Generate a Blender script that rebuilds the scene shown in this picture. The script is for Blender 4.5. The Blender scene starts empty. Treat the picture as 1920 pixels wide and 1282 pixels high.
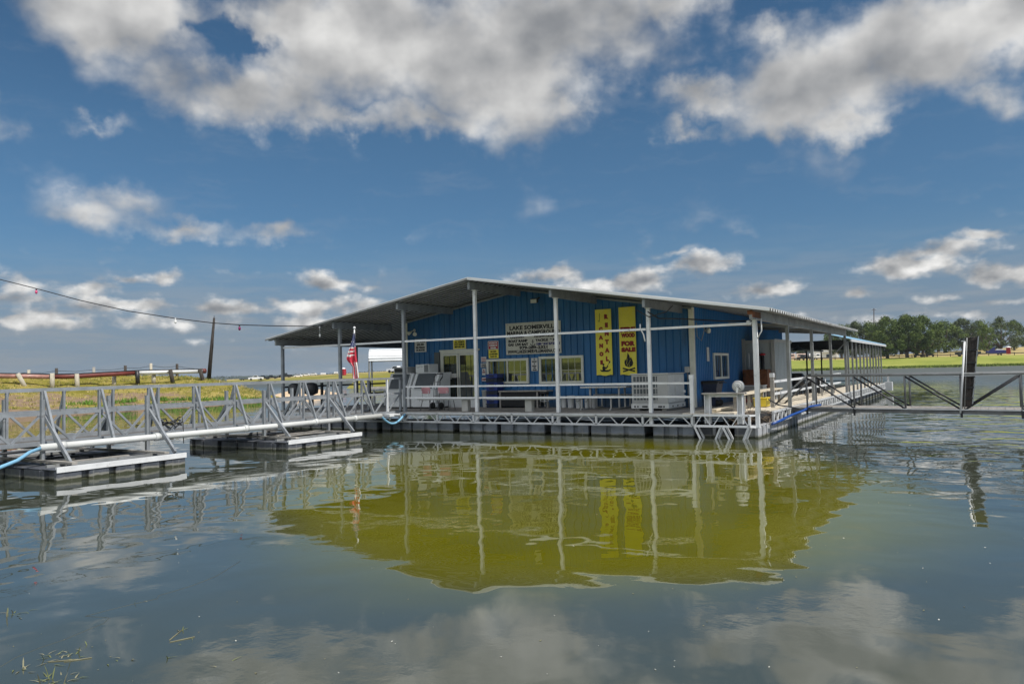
import bpy, math, random
from mathutils import Vector, Matrix
random.seed(7)
C = bpy.context.scene.collection
sc = bpy.context.scene
R = math.radians

# ------------------------------------------------------------------ camera
CAM = (23.452094, -21.530764, 2.013697); YAW = -0.539678; PITCH = 0.038328; ROLL = 0.024773; FPX = 1450.5
def frame():
    c, s = math.cos(YAW), math.sin(YAW); cp, sp = math.cos(PITCH), math.sin(PITCH)
    r = Vector((c, -s, 0)); f = Vector((s*cp, c*cp, sp)); u = Vector((-s*sp, -c*sp, cp))
    cr, sr = math.cos(ROLL), math.sin(ROLL)
    return r*cr - u*sr, r*sr + u*cr, f
RX, UX, FX = frame()
cam = bpy.data.cameras.new('camera'); camo = bpy.data.objects.new('camera', cam); C.objects.link(camo)
cam.sensor_width = 36; cam.lens = FPX/1920*36; cam.clip_start = 0.1; cam.clip_end = 20000
M4 = Matrix((RX, UX, -FX)).transposed().to_4x4(); M4.translation = Vector(CAM)
camo.matrix_world = M4; sc.camera = camo
def ray(x, y):                       # direction in the world of a point of the photograph (surveying only)
    return (RX*((x-960)/FPX) - UX*((y-641)/FPX) + FX)
def pz(x, y, z): d = ray(x, y); return Vector(CAM) + d*((z-CAM[2])/d.z)
def pt(x, y, t): d = ray(x, y); return Vector(CAM) + d*((t-CAM[1])/d.y)
def ps(x, y, s): d = ray(x, y); return Vector(CAM) + d*((s-CAM[0])/d.x)
def pd(x, y, D): d = ray(x, y); return Vector(CAM) + d*(D/math.hypot(d.x, d.y))

# ------------------------------------------------------------------ light, sky
SUN_EL, SUN_AZ = 54.0, 93.0          # azimuth clockwise from +Y
sun = bpy.data.lights.new('sun', 'SUN'); suno = bpy.data.objects.new('sun', sun); C.objects.link(suno)
sun.energy = 4.7; sun.angle = R(0.53); sun.color = (1, .95, .87)
sd = Vector((math.sin(R(SUN_AZ))*math.cos(R(SUN_EL)), math.cos(R(SUN_AZ))*math.cos(R(SUN_EL)), math.sin(R(SUN_EL))))
suno.rotation_euler = sd.to_track_quat('Z', 'Y').to_euler()
sc.view_settings.view_transform = 'Standard'; sc.view_settings.look = 'None'
sc.view_settings.gamma = 1; sc.view_settings.exposure = 0

class NT:
    def __init__(s, nt): s.nt = nt
    def n(s, typ, **kw):
        nd = s.nt.nodes.new(typ)
        for k, v in kw.items(): setattr(nd, k, v)
        return nd
    def link(s, a, b): s.nt.links.new(a, b)
    def _in(s, sock, v):
        if isinstance(v, (int, float)): sock.default_value = v
        elif isinstance(v, (tuple, list, Vector)):
            v = tuple(v)
            sock.default_value = (v + (1,)) if (len(v) == 3 and len(sock.default_value) == 4) else v
        else: s.link(v, sock)
    def m(s, op, a, b=0.0, c=None, clamp=False):
        nd = s.n('ShaderNodeMath', operation=op); nd.use_clamp = clamp
        s._in(nd.inputs[0], a); s._in(nd.inputs[1], b)
        if c is not None: s._in(nd.inputs[2], c)
        return nd.outputs[0]
    def vm(s, op, a, b=None):
        nd = s.n('ShaderNodeVectorMath', operation=op); s._in(nd.inputs[0], a)
        if b is not None: s._in(nd.inputs[1], b)
        return nd.outputs['Value'] if op in ('DOT_PRODUCT', 'LENGTH') else nd.outputs[0]
    def comb(s, x, y, z=0.0):
        nd = s.n('ShaderNodeCombineXYZ'); s._in(nd.inputs[0], x); s._in(nd.inputs[1], y); s._in(nd.inputs[2], z); return nd.outputs[0]
    def smooth(s, v, a, b, lo=0.0, hi=1.0):
        nd = s.n('ShaderNodeMapRange', interpolation_type='SMOOTHSTEP'); s._in(nd.inputs[0], v)
        for i, q in enumerate((a, b, lo, hi)): s._in(nd.inputs[i+1], q)
        return nd.outputs[0]
    def noise(s, vec, scale, detail=4, rough=.5, dist=0.0, color=False):
        nd = s.n('ShaderNodeTexNoise'); s._in(nd.inputs['Vector'], vec); s._in(nd.inputs['Scale'], scale)
        nd.inputs['Detail'].default_value = detail; nd.inputs['Roughness'].default_value = rough; nd.inputs['Distortion'].default_value = dist
        return nd.outputs['Color' if color else 'Fac']
    def mix(s, f, a, b, blend='MIX'):
        nd = s.n('ShaderNodeMix', data_type='RGBA', blend_type=blend)
        s._in(nd.inputs[0], f); s._in(nd.inputs[6], a); s._in(nd.inputs[7], b); return nd.outputs[2]
    def ramp(s, f, stops):
        nd = s.n('ShaderNodeValToRGB'); s._in(nd.inputs[0], f); e = nd.color_ramp.elements
        while len(e) < len(stops): e.new(.5)
        for k, (p, c) in enumerate(stops): e[k].position = p; e[k].color = tuple(c) + (1,)
        return nd.outputs[0]

def azel(x, y):
    d = ray(x, y).normalized(); return math.degrees(math.atan2(d.x, d.y)), math.degrees(math.asin(d.z))
world = bpy.data.worlds.new('World'); sc.world = world; world.use_nodes = True
w = NT(world.node_tree); world.node_tree.nodes.clear()
def build_sky():
    sky = w.n('ShaderNodeTexSky', sky_type='NISHITA'); sky.sun_disc = False
    sky.sun_elevation = R(SUN_EL); sky.sun_rotation = R(SUN_AZ); sky.altitude = 100; sky.air_density = 1.0; sky.dust_density = .6; sky.ozone_density = 2.5
    tc = w.n('ShaderNodeTexCoord'); sep = w.n('ShaderNodeSeparateXYZ'); w.link(tc.outputs['Generated'], sep.inputs[0])
    az = w.m('MULTIPLY', w.m('ARCTAN2', sep.outputs[0], sep.outputs[1]), 57.2958)
    el = w.m('MULTIPLY', w.m('ARCSINE', sep.outputs[2]), 57.2958)
    P = w.comb(az, el, 0)
    # domain warp: gives every cloud a torn, billowing outline
    big = w.vm('SUBTRACT', w.noise(P, .16, 3, .55, color=True), (.5, .5, .5))
    fine = w.vm('SUBTRACT', w.noise(P, .55, 5, .6, color=True), (.5, .5, .5))
    size = w.smooth(el, 2, 16, .22, 1.0)                       # far clouds low in the sky are smaller
    sc3 = w.comb(size, size, size)
    warp = w.vm('ADD', w.vm('MULTIPLY', big, (7.0, 4.5, 0)), w.vm('MULTIPLY', fine, (3.6, 2.8, 0)))
    PW = w.vm('ADD', P, w.vm('MULTIPLY', warp, sc3))
    blobs = [  # x, y, rx, ry in photograph pixels, weight
        (250, 25, 230, 90, 1.0), (520, 40, 170, 70, .9), (450, 165, 240, 70, 1.0), (700, 70, 330, 130, 1.15), (900, 110, 300, 130, 1.2),
        (650, 215, 190, 40, .85), (800, 215, 150, 45, .9), (1040, 50, 290, 120, 1.1), (1240, 5, 140, 60, .9), (1085, 180, 60, 40, .62), (175, 232, 80, 24, .55),
        (1560, 150, 220, 95, 1.1), (1720, 75, 250, 110, 1.15), (1890, 40, 170, 85, 1.05), (1310, 180, 120, 46, .85), (1480, 205, 150, 52, .95), (1600, 215, 130, 40, .9), (1290, 238, 70, 22, .6),
        (1470, 45, 90, 40, .6), (1850, 175, 80, 40, .55), (230, 388, 120, 28, .43), (345, 432, 115, 24, .74), (535, 434, 62, 26, .78), (570, 384, 40, 11, .5), (150, 400, 90, 30, .5),
        (1040, 518, 75, 20, 1.0), (1170, 528, 110, 24, 1.0), (1310, 495, 75, 22, .95), (1275, 470, 40, 12, .6), (1420, 545, 75, 17, .9),
        (1700, 500, 100, 26, 1.0), (1760, 475, 110, 28, .9), (1880, 515, 90, 24, 1.0), (1840, 440, 65, 18, .85), (1615, 550, 42, 10, .75), (1870, 565, 60, 9, .6), (1770, 560, 60, 9, .5),
        (320, 528, 50, 15, .8), (250, 528, 40, 10, .55), (620, 535, 70, 22, .8), (690, 545, 50, 12, .5), (590, 575, 110, 20, 1.0), (430, 580, 100, 16, .85), (210, 574, 110, 15, .9), (70, 604, 120, 16, .95),
        (150, 545, 120, 22, .55), (60, 545, 70, 24, .55), (330, 600, 160, 12, .55), (500, 610, 120, 10, .5), (130, 590, 160, 22, .62), (380, 600, 190, 22, .6), (560, 605, 140, 16, .62), (40, 560, 110, 20, .6), (1780, 590, 160, 14, .5), (1500, 600, 150, 12, .45), (-150, 590, 120, 18, .9), (-200, 200, 160, 90, 1.0), (2150, 200, 180, 90, 1.0), (2200, 520, 120, 25, .9)]
    D = None; S = None
    px = 57.2958/FPX
    for (x, y, rx, ry, wt) in blobs:
        a, e = azel(x, y); k = math.cos(math.atan(math.hypot(x-960, y-641)/FPX))
        mp = w.n('ShaderNodeMapping'); sx = 1/(rx*px*k*1.05); sy = 1/(ry*px*k*1.05)
        mp.inputs['Scale'].default_value = (sx, sy, 1); mp.inputs['Location'].default_value = (-a*sx, -e*sy, 0)
        w.link(PW, mp.inputs[0])
        ln = w.vm('LENGTH', mp.outputs[0])
        d = w.m('MULTIPLY_ADD', ln, -wt, wt*1.25)
        D = d if D is None else w.m('SMOOTH_MAX', D, d, .12)
    # blue hole in the big cloud
    a, e = azel(430, 62); mp = w.n('ShaderNodeMapping'); mp.inputs['Scale'].default_value = (1/2.6, 1/1.1, 1); mp.inputs['Location'].default_value = (-a/2.6, -e/1.1, 0)
    w.link(PW, mp.inputs[0]); D = w.m('SUBTRACT', D, w.smooth(w.vm('LENGTH', mp.outputs[0]), .2, 1.2, .6, 0))
    # clouds in the rest of the sky, behind and above the camera
    gen = w.noise(tc.outputs['Generated'], 2.2, 6, .6)
    off = w.m('MAXIMUM', w.smooth(w.m('ABSOLUTE', w.m('ADD', az, 30.9)), 40, 55), w.smooth(el, 28, 36))
    D = w.m('MAXIMUM', D, w.m('MULTIPLY', off, w.m('MULTIPLY', w.m('SUBTRACT', gen, .5), 4.0)))
    hi = w.smooth(el, 6, 13)
    QH = w.vm('MULTIPLY', P, (.145, .185, 0)); QL = w.vm('MULTIPLY', P, (.40, .62, 0))
    def both(dH, dL, det, rough):
        nh = w.noise(w.vm('ADD', QH, dH), 1.0, det, rough); nl = w.noise(w.vm('ADD', QL, dL), 1.0, det, rough)
        return w.m('ADD', nl, w.m('MULTIPLY', hi, w.m('SUBTRACT', nh, nl)))
    fb = both((0, 0, 0), (0, 0, 0), 9, .51)
    det = w.m('MULTIPLY', w.m('SUBTRACT', fb, .5), 2.3)
    dens = w.m('ADD', D, det)
    soft = w.smooth(el, 3, 14, .9, 1.3)
    alpha = w.smooth(dens, w.m('SUBTRACT', .52, w.m('MULTIPLY', soft, .36)), w.m('ADD', .52, w.m('MULTIPLY', soft, .40)))
    # thickness of the cloud towards the sun compared with the thickness here
    fbu = both((.10, .32, 0), (.10, .40, 0), 4, .5); fbl = both((0, 0, 0), (0, 0, 0), 4, .5)
    rel = w.m('MULTIPLY', w.m('SUBTRACT', fbl, fbu), w.smooth(el, 4, 14, 1.5, 1.05))
    bigsh = both((3.3, 7.1, 0), (1.3, 4.1, 0), 2, .5)
    thick = w.smooth(dens, .6, 1.7)
    lum = w.m('ADD', w.m('ADD', .63, rel), w.m('MULTIPLY', w.m('SUBTRACT', bigsh, .5), 1.3))
    lum = w.m('ADD', lum, w.m('MULTIPLY', w.m('SUBTRACT', both((9.3, 7.1, 0), (5.3, 1.1, 0), 8, .65), .5), .22))
    lum = w.m('SUBTRACT', lum, w.m('MULTIPLY', thick, .16), clamp=True)
    ccol = w.ramp(lum, [(0, (.17, .185, .205)), (.3, (.28, .29, .305)), (.58, (.48, .48, .48)), (.82, (.72, .715, .70)), (1, (.92, .91, .89))])
    # hazy band of grey cloud streaks near the horizon
    st = w.noise(w.vm('MULTIPLY', P, (.16, 1.1, 1)), 1.0, 6, .6)
    streak = w.m('MULTIPLY', w.smooth(st, .40, .62), w.smooth(el, 1, 10, .75, 0))
    cir = w.m('MULTIPLY', w.smooth(w.noise(w.vm('MULTIPLY', w.vm('ADD', P, w.vm('MULTIPLY', fine, (2.5, 1.5, 0))), (.12, .6, 1)), 1.0, 7, .65), .5, .74), .12)
    base = w.vm('MULTIPLY', sky.outputs[0], SKYMUL)
    hsv = w.n('ShaderNodeHueSaturation'); hsv.inputs['Saturation'].default_value = 1.04; w.link(base, hsv.inputs['Color'])
    grad = w.ramp(w.m('DIVIDE', el, 40, clamp=True), [(0, (.36, .355, .47)), (.08, (.37, .40, .52)), (.20, (.37, .515, .625)), (.42, (.42, .58, .64)), (.65, (.36, .52, .58)), (1, (.6, .6, .65))])
    blue = w.mix(1.0, hsv.outputs[0], grad, 'MULTIPLY')
    blue = w.mix(w.smooth(el, -1, 11, .88, 0), blue, (.215, .295, .385))
    blue = w.mix(w.m('MAXIMUM', streak, cir), blue, w.mix(w.smooth(el, 0, 10), (.27, .31, .35), (.36, .40, .45)))
    col = w.mix(w.m('MULTIPLY', alpha, .97), blue, ccol)
    # unseen bright cloud added behind the camera to fill the shaded shop front
    back = w.smooth(w.m('ABSOLUTE', w.m('SUBTRACT', w.m('ABSOLUTE', az), 165)), 20, 75, 1, 0)
    col = w.mix(w.m('MULTIPLY', w.m('MULTIPLY', back, w.smooth(el, 4, 20)), w.smooth(gen, .36, .56, .25, .9)), col, (1.45, 1.48, 1.52))
    # below the horizon (never seen): plain
    bg = w.n('ShaderNodeBackground'); w.link(col, bg.inputs[0]); bg.inputs[1].default_value = 1.0
    out = w.n('ShaderNodeOutputWorld'); w.link(bg.outputs[0], out.inputs[0])
SKYMUL = (.112, .114, .114)
build_sky()
world.cycles.sampling_method = 'MANUAL'; world.cycles.sample_map_resolution = 512

# ------------------------------------------------------------------ materials
def mat(name, col, rough=.5, metal=0.0, var=.12, scale=2.0, bump=0.0, bscale=30.0, spec=.5, dirt=None, dirt2=None, stretch=(1, 1, 1), scum=False, splash=False):
    m = bpy.data.materials.new(name); m.use_nodes = True; t = NT(m.node_tree)
    p = m.node_tree.nodes['Principled BSDF']
    tc = t.n('ShaderNodeTexCoord'); v = t.vm('MULTIPLY', tc.outputs['Object'], stretch)
    n1 = t.noise(v, scale, 5, .6)
    dark = tuple(c*(1-var) for c in col); lite = tuple(min(1, c*(1+var)) for c in col)
    c = t.mix(t.smooth(n1, .3, .7), dark, lite)
    for d in (dirt, dirt2):
        if d:
            dc, amt, ds, th = d
            f = t.m('MULTIPLY', t.smooth(t.noise(v, ds, 6, .65), th, th+.14), amt); c = t.mix(f, c, dc)
    if splash:                            # mud and spray stains above the deck, chalky streaks higher up
        g = t.n('ShaderNodeNewGeometry'); sp = t.n('ShaderNodeSeparateXYZ'); t.link(g.outputs['Position'], sp.inputs[0])
        zz = t.m('SUBTRACT', sp.outputs[2], t.m('MULTIPLY', t.noise(t.vm('MULTIPLY', g.outputs['Position'], (3, 3, 1.2)), 1.0, 5, .65), .75))
        c = t.mix(t.smooth(zz, .35, .85, .6, 0), c, (.075, .085, .095))
        st = t.noise(t.vm('MULTIPLY', g.outputs['Position'], (7, 7, .35)), 1.0, 4, .6); c = t.mix(t.smooth(st, .56, .72, 0, .28), c, (.10, .20, .33))
    if scum:                              # algae and lime left by the lake along the waterline
        g = t.n('ShaderNodeNewGeometry'); sp = t.n('ShaderNodeSeparateXYZ'); t.link(g.outputs['Position'], sp.inputs[0])
        zz = t.m('ADD', sp.outputs[2], t.m('MULTIPLY', t.m('SUBTRACT', t.noise(g.outputs['Position'], 5, 5, .65), .5), .09))
        c = t.mix(t.smooth(zz, .075, .10, .75, 0), c, (.24, .235, .20)); c = t.mix(t.smooth(zz, .03, .06, .92, 0), c, (.030, .034, .012))
        dr = t.noise(t.vm('MULTIPLY', g.outputs['Position'], (9, 9, .8)), 1.0, 4, .6); c = t.mix(t.smooth(dr, .56, .70, 0, .5), c, (.26, .26, .25))
    t.link(c, p.inputs['Base Color']) if not isinstance(c, tuple) else None
    p.inputs['Roughness'].default_value = rough; p.inputs['Metallic'].default_value = metal; p.inputs['Specular IOR Level'].default_value = spec
    rr = t.smooth(t.noise(v, scale*2.3, 4, .6), .25, .75, max(0, rough-.08), min(1, rough+.1)); t.link(rr, p.inputs['Roughness'])
    if bump:
        b = t.n('ShaderNodeBump'); b.inputs['Strength'].default_value = .6; b.inputs['Distance'].default_value = bump
        t.link(t.noise(v, bscale, 4, .6), b.inputs['Height']); t.link(b.outputs[0], p.inputs['Normal'])
    return m
RUST = (.16, .055, .02)
GALV = mat('galvanised', (.27, .292, .315), .45, .25, .18, 3, dirt=((.13, .125, .12), .65, 6, .55), dirt2=(RUST, .45, 11, .70))
GALVD = mat('weathered_galvanised', (.27, .28, .28), .5, .2, .2, 2, dirt=((.13, .12, .10), .6, 4, .52), dirt2=(RUST, .5, 7, .68))
WPAINT = mat('white_paint', (.66, .675, .69), .45, 0, .08, 3, dirt=((.24, .225, .20), .75, 8, .60), dirt2=(RUST, .8, 11, .67))
WPIPE = mat('white_plastic_pipe', (.56, .575, .565), .4, 0, .05, 2, dirt=((.42, .42, .38), .5, 3, .58))
WHITE = mat('white_enamel', (.66, .68, .69), .35, 0, .05, 1.5, dirt=((.42, .42, .40), .45, 3, .6))
CREAM = mat('cream_trim', (.70, .70, .62), .5, 0, .05, 3, dirt=((.42, .38, .3), .5, 5, .62))
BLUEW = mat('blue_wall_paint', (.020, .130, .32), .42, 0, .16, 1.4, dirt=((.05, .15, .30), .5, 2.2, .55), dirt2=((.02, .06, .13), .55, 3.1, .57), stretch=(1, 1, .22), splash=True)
BLUES = mat('bounce_lit_blue_paint', (.018, .17, .44), .42, 0, .13, 1.2, dirt=((.42, .47, .50), .55, 5, .66), stretch=(1, 1, .22), splash=True)  # same wall paint, colour lifted for light bounced off the sunlit deck
ROOFM = mat('roof_sheet', (.50, .51, .50), .42, .35, .14, 1.0, dirt=((.20, .19, .17), .5, 2.5, .56), stretch=(.3, 1, 1))
ROOFD = mat('shaded_flutes', (.10, .10, .095), .7, .1, .3, 2, stretch=(.3, 1, 1))  # shade inside the underside's rib recesses, put into a darker colour
SLIPROOF = mat('blue_roof_sheet', (.22, .40, .55), .35, .1, .1, 1)
FRONTW = mat('weathered_white_steel', (.50, .515, .525), .5, 0, .08, 3, dirt=((.3, .29, .27), .6, 7, .58), dirt2=(RUST, .7, 9, .69))
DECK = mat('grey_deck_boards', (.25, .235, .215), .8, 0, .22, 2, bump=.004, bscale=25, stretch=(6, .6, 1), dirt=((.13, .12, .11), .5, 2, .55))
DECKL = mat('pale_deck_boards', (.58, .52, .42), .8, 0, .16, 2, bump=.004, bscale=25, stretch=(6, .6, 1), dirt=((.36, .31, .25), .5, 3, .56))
WOODG = mat('grey_wood', (.30, .285, .26), .85, 0, .2, 3, bump=.004, bscale=30, stretch=(1, 1, 3))
WOODP = mat('pale_lumber', (.60, .53, .41), .8, 0, .14, 3, bump=.003, bscale=30, stretch=(5, .6, 1), dirt=((.33, .29, .24), .55, 4, .58))
POSTW = mat('weathered_post_wood', (.42, .385, .31), .85, 0, .25, 3, bump=.01, bscale=20, stretch=(4, 4, .8), dirt=((.15, .14, .12), .7, 3, .55))
PLANKB = mat('black_timber', (.030, .025, .022), .85, 0, .5, 3, bump=.02, bscale=14, stretch=(5, 5, .8), dirt=((.085, .07, .06), .6, 3, .6))
WALK = mat('dark_walkway_boards', (.11, .105, .10), .8, 0, .25, 3, dirt=((.05, .05, .05), .5, 4, .55))
STEELD = mat('dull_dark_steel', (.13, .135, .14), .5, .2, .25, 3, dirt=((.25, .24, .22), .5, 4, .6))
DARKWOOD = mat('tarred_wood', (.045, .038, .033), .85, 0, .5, 3, bump=.02, bscale=14, stretch=(5, 5, .6), dirt=((.16, .14, .12), .6, 3, .58))
FLOAT = mat('black_float_plastic', (.075, .083, .10), .5, 0, .25, 2.5, dirt=((.15, .15, .15), .55, 4, .55), stretch=(1, 1, 2), scum=True)
FLOATG = mat('grey_float_plastic', (.19, .215, .25), .5, 0, .2, 2.5, dirt=((.26, .26, .25), .5, 4, .55), stretch=(1, 1, 2), scum=True)
FLOATL = mat('pale_float_side', (.36, .37, .39), .55, 0, .14, 2, dirt=((.2, .19, .17), .5, 3, .58), scum=True)
BLACK = mat('black_plastic', (.016, .017, .019), .5, 0, .2, 3)
BLACKM = mat('black_metal', (.02, .021, .024), .45, .1, .3, 5)
DARKBLUE = mat('dark_blue_plastic', (.012, .022, .055), .45, 0, .2, 3)
BLUEP = mat('blue_plastic', (.012, .035, .20), .45, 0, .2, 3)
ACG = mat('grey_sheet_metal', (.40, .405, .40), .5, .1, .07, 2, dirt=((.24, .23, .21), .4, 3, .58))
ACL = mat('pale_sheet_metal', (.60, .61, .60), .45, .1, .06, 2, dirt=((.4, .39, .36), .4, 3, .6))
DGREY = mat('dark_grey_panel', (.075, .088, .10), .35, 0, .12, 2)
SHED = mat('pale_grey_siding', (.36, .40, .42), .5, 0, .10, 2, dirt=((.24, .25, .24), .5, 2.5, .56), stretch=(1, 1, .3))
RUSTM = mat('rusty_steel', (.15, .055, .022), .8, 0, .4, 3, bump=.004, bscale=20, dirt=((.05, .03, .02), .8, 4, .5), dirt2=((.34, .32, .28), .6, 5, .68))
YEL = mat('yellow_banner', (.88, .76, .075), .5, 0, .05, 2, dirt=((.80, .74, .22), .6, 1.5, .5))
YELP = mat('yellow_plastic', (.75, .58, .05), .5, 0, .06, 2)
TAN = mat('tan_signboard', (.62, .605, .53), .6, 0, .06, 1.5, dirt=((.35, .32, .24), .4, 3, .6))
SIGNW = mat('white_sign', (.62, .62, .60), .5, 0, .05, 3)
SIGNR = mat('red_sign', (.40, .02, .03), .45, 0, .06, 3)
INK = mat('black_ink', (.012, .012, .014), .6, 0, .1, 3)
INKR = mat('maroon_ink', (.28, .012, .012), .6, 0, .1, 3)
INKW = mat('white_ink', (.75, .75, .74), .6, 0, .05, 3)
INKB = mat('navy_ink', (.03, .03, .16), .6, 0, .1, 3)
PINK = mat('dusty_pink_plastic', (.46, .22, .24), .5, 0, .1, 3)
CHROME = mat('worn_chrome', (.62, .62, .62), .25, .8, .1, 4)
FRED = mat('flag_red', (.46, .025, .05), .8, 0, .1, 6); FWHITE = mat('flag_white', (.72, .70, .69), .8, 0, .06, 6); FBLUE = mat('flag_blue', (.03, .05, .17), .8, 0, .15, 6)
HOSEB = mat('pale_blue_hose', (.20, .42, .60), .4, 0, .1, 3); HOSED = mat('bright_blue_hose', (.010, .06, .26), .4, 0, .1, 3)
PIPER = mat('red_pipe_paint', (.15, .035, .028), .5, 0, .2, 2, dirt=((.10, .03, .02), .6, 4, .55)); PIPEPK = mat('faded_red_pipe_paint', (.40, .21, .18), .5, 0, .15, 2, dirt=((.62, .5, .45), .6, 5, .55))
BRUSH = mat('dry_twigs', (.26, .2, .15), .9, 0, .3, 8)
BULBP = mat('pink_bulb_glass', (.62, .10, .22), .2); BULBW = mat('white_bulb_glass', (.8, .8, .78), .2); BULBD = mat('purple_bulb_glass', (.20, .02, .10), .2)
BARK = mat('oak_bark', (.085, .065, .05), .9, 0, .3, 6)
PAINTW = mat('white_car_paint', (.80, .80, .80), .3, 0, .03, 1); PAINTK = mat('black_car_paint', (.02, .021, .024), .3, 0, .2, 1); PAINTB = mat('blue_hull_paint', (.03, .035, .19), .35, 0, .15, 1)
TYRE = mat('tyre_rubber', (.02, .02, .02), .8, 0, .2, 5)
CONC = mat('grey_pedestal_paint', (.36, .36, .34), .7, 0, .1, 2)
def glass(name, col=(.02, .025, .022), ior=2.2):
    m = bpy.data.materials.new(name); m.use_nodes = True; p = m.node_tree.nodes['Principled BSDF']; t = NT(m.node_tree)
    tc = t.n('ShaderNodeTexCoord'); c = t.mix(t.smooth(t.noise(tc.outputs['Object'], 2.1, 4, .6), .4, .65), tuple(x*.4 for x in col), tuple(x*1.8 for x in col)); t.link(c, p.inputs['Base Color'])
    p.inputs['Roughness'].default_value = .02; p.inputs['IOR'].default_value = ior; return m
GLASS = glass('reflecting_glass', ior=2.6); GLASSD = glass('dim_glass', (.035, .042, .036), 1.9); CARGLASS = glass('car_glass', (.02, .03, .035), 1.7)

# ------------------------------------------------------------------ mesh builder
ORG = {}
def tag(o, label=None, cat=None, group=None, kind=None):
    for k, v in (('label', label), ('category', cat), ('group', group), ('kind', kind)):
        if v: o[k] = v
    return o
def empty(name, loc, label, cat, group=None):
    o = bpy.data.objects.new(name, None); C.objects.link(o); o.location = loc; o.empty_display_size = .3
    ORG[o.name] = Vector(loc); return tag(o, label, cat, group)
class MB:
    def __init__(s): s.v = []; s.f = []; s.sm = []; s.mi = []
    def add(s, vs, fs, smooth=False, mi=0):
        b = len(s.v); s.v += [tuple(v) for v in vs]
        for f in fs: s.f.append(tuple(i+b for i in f)); s.sm.append(smooth); s.mi.append(mi)
        return s
    def box(s, a, b, mi=0):
        (x0, y0, z0), (x1, y1, z1) = a, b
        x0, x1 = min(x0, x1), max(x0, x1); y0, y1 = min(y0, y1), max(y0, y1); z0, z1 = min(z0, z1), max(z0, z1)
        return s.add([(x0, y0, z0), (x1, y0, z0), (x1, y1, z0), (x0, y1, z0), (x0, y0, z1), (x1, y0, z1), (x1, y1, z1), (x0, y1, z1)],
              [(0, 3, 2, 1), (4, 5, 6, 7), (0, 1, 5, 4), (1, 2, 6, 5), (2, 3, 7, 6), (3, 0, 4, 7)], mi=mi)
    def bbox(s, a, b, r=.01, mi=0):          # box with chamfered upright edges and rim
        (x0, y0, z0), (x1, y1, z1) = a, b
        def ring(i, z): return [(x0+i+r, y0+i, z), (x1-i-r, y0+i, z), (x1-i, y0+i+r, z), (x1-i, y1-i-r, z), (x1-i-r, y1-i, z), (x0+i+r, y1-i, z), (x0+i, y1-i-r, z), (x0+i, y0+i+r, z)]
        R_ = [ring(r, z0), ring(0, z0+r), ring(0, z1-r), ring(r, z1)]
        vs = sum(R_, []); fs = []
        for k in range(3):
            for i in range(8): j = (i+1) % 8; fs.append((k*8+i, k*8+j, k*8+8+j, k*8+8+i))
        fs.append(tuple(range(7, -1, -1))); fs.append(tuple(range(24, 32)))
        return s.add(vs, fs, mi=mi)
    def bar(s, p, q, w, h=None, up=(0, 0, 1), mi=0):
        h = h or w; p, q = Vector(p), Vector(q); d = (q-p).normalized(); u = Vector(up)
        if abs(d.dot(u)) > .98: u = Vector((0, 1, 0))
        a = d.cross(u).normalized(); u = a.cross(d)
        vs = [b + a*(w/2*i) + u*(h/2*j) for b in (p, q) for i, j in ((-1, -1), (1, -1), (1, 1), (-1, 1))]
        return s.add(vs, [(0, 1, 2, 3)[::-1] if False else (3, 2, 1, 0), (4, 5, 6, 7), (0, 1, 5, 4), (1, 2, 6, 5), (2, 3, 7, 6), (3, 0, 4, 7)], mi=mi)
    def tube(s, pts, r, n=8, caps=True, mi=0):
        pts = [Vector(p) for p in pts]; rs = r if isinstance(r, (list, tuple)) else [r]*len(pts); b = len(s.v); prev = None
        for i, p in enumerate(pts):
            d = (pts[min(i+1, len(pts)-1)] - pts[max(i-1, 0)]).normalized()
            u = prev if prev is not None else (Vector((0, 0, 1)) if abs(d.z) < .9 else Vector((1, 0, 0)))
            a = d.cross(u).normalized(); u = a.cross(d).normalized(); prev = u
            for k in range(n): th = 2*math.pi*k/n; s.v.append(tuple(p + (a*math.cos(th) + u*math.sin(th))*rs[i]))
        for i in range(len(pts)-1):
            for k in range(n):
                j = (k+1) % n; s.f.append((b+i*n+k, b+i*n+j, b+i*n+n+j, b+i*n+n+k)); s.sm.append(True); s.mi.append(mi)
        if caps:
            s.f.append(tuple(b+k for k in range(n-1, -1, -1))); s.sm.append(False); s.mi.append(mi)
            e = b+(len(pts)-1)*n; s.f.append(tuple(e+k for k in range(n))); s.sm.append(False); s.mi.append(mi)
        return s
    def lathe(s, c, prof, n=16, axis='z', mi=0):
        b = len(s.v); c = Vector(c)
        for (r, h) in prof:
            for k in range(n):
                th = 2*math.pi*k/n; x, y = r*math.cos(th), r*math.sin(th)
                s.v.append(tuple(c + (Vector((x, y, h)) if axis == 'z' else Vector((x, h, y)) if axis == 'y' else Vector((h, x, y)))))
        for i in range(len(prof)-1):
            for k in range(n):
                j = (k+1) % n; s.f.append((b+i*n+k, b+i*n+j, b+i*n+n+j, b+i*n+n+k)); s.sm.append(True); s.mi.append(mi)
        s.f.append(tuple(b+k for k in range(n-1, -1, -1))); s.sm.append(False); s.mi.append(mi)
        e = b+(len(prof)-1)*n; s.f.append(tuple(e+k for k in range(n))); s.sm.append(False); s.mi.append(mi)
        return s
    def prism(s, poly, fn, a, b, mi=0):      # poly of 2-D points, fn(u, v, depth) -> 3-D
        n = len(poly); vs = [fn(u, v, a) for u, v in poly] + [fn(u, v, b) for u, v in poly]
        fs = [tuple(range(n)), tuple(range(2*n-1, n-1, -1))] + [((i+1) % n, i, n+i, n+(i+1) % n) for i in range(n)]
        return s.add(vs, fs, mi=mi)
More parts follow.
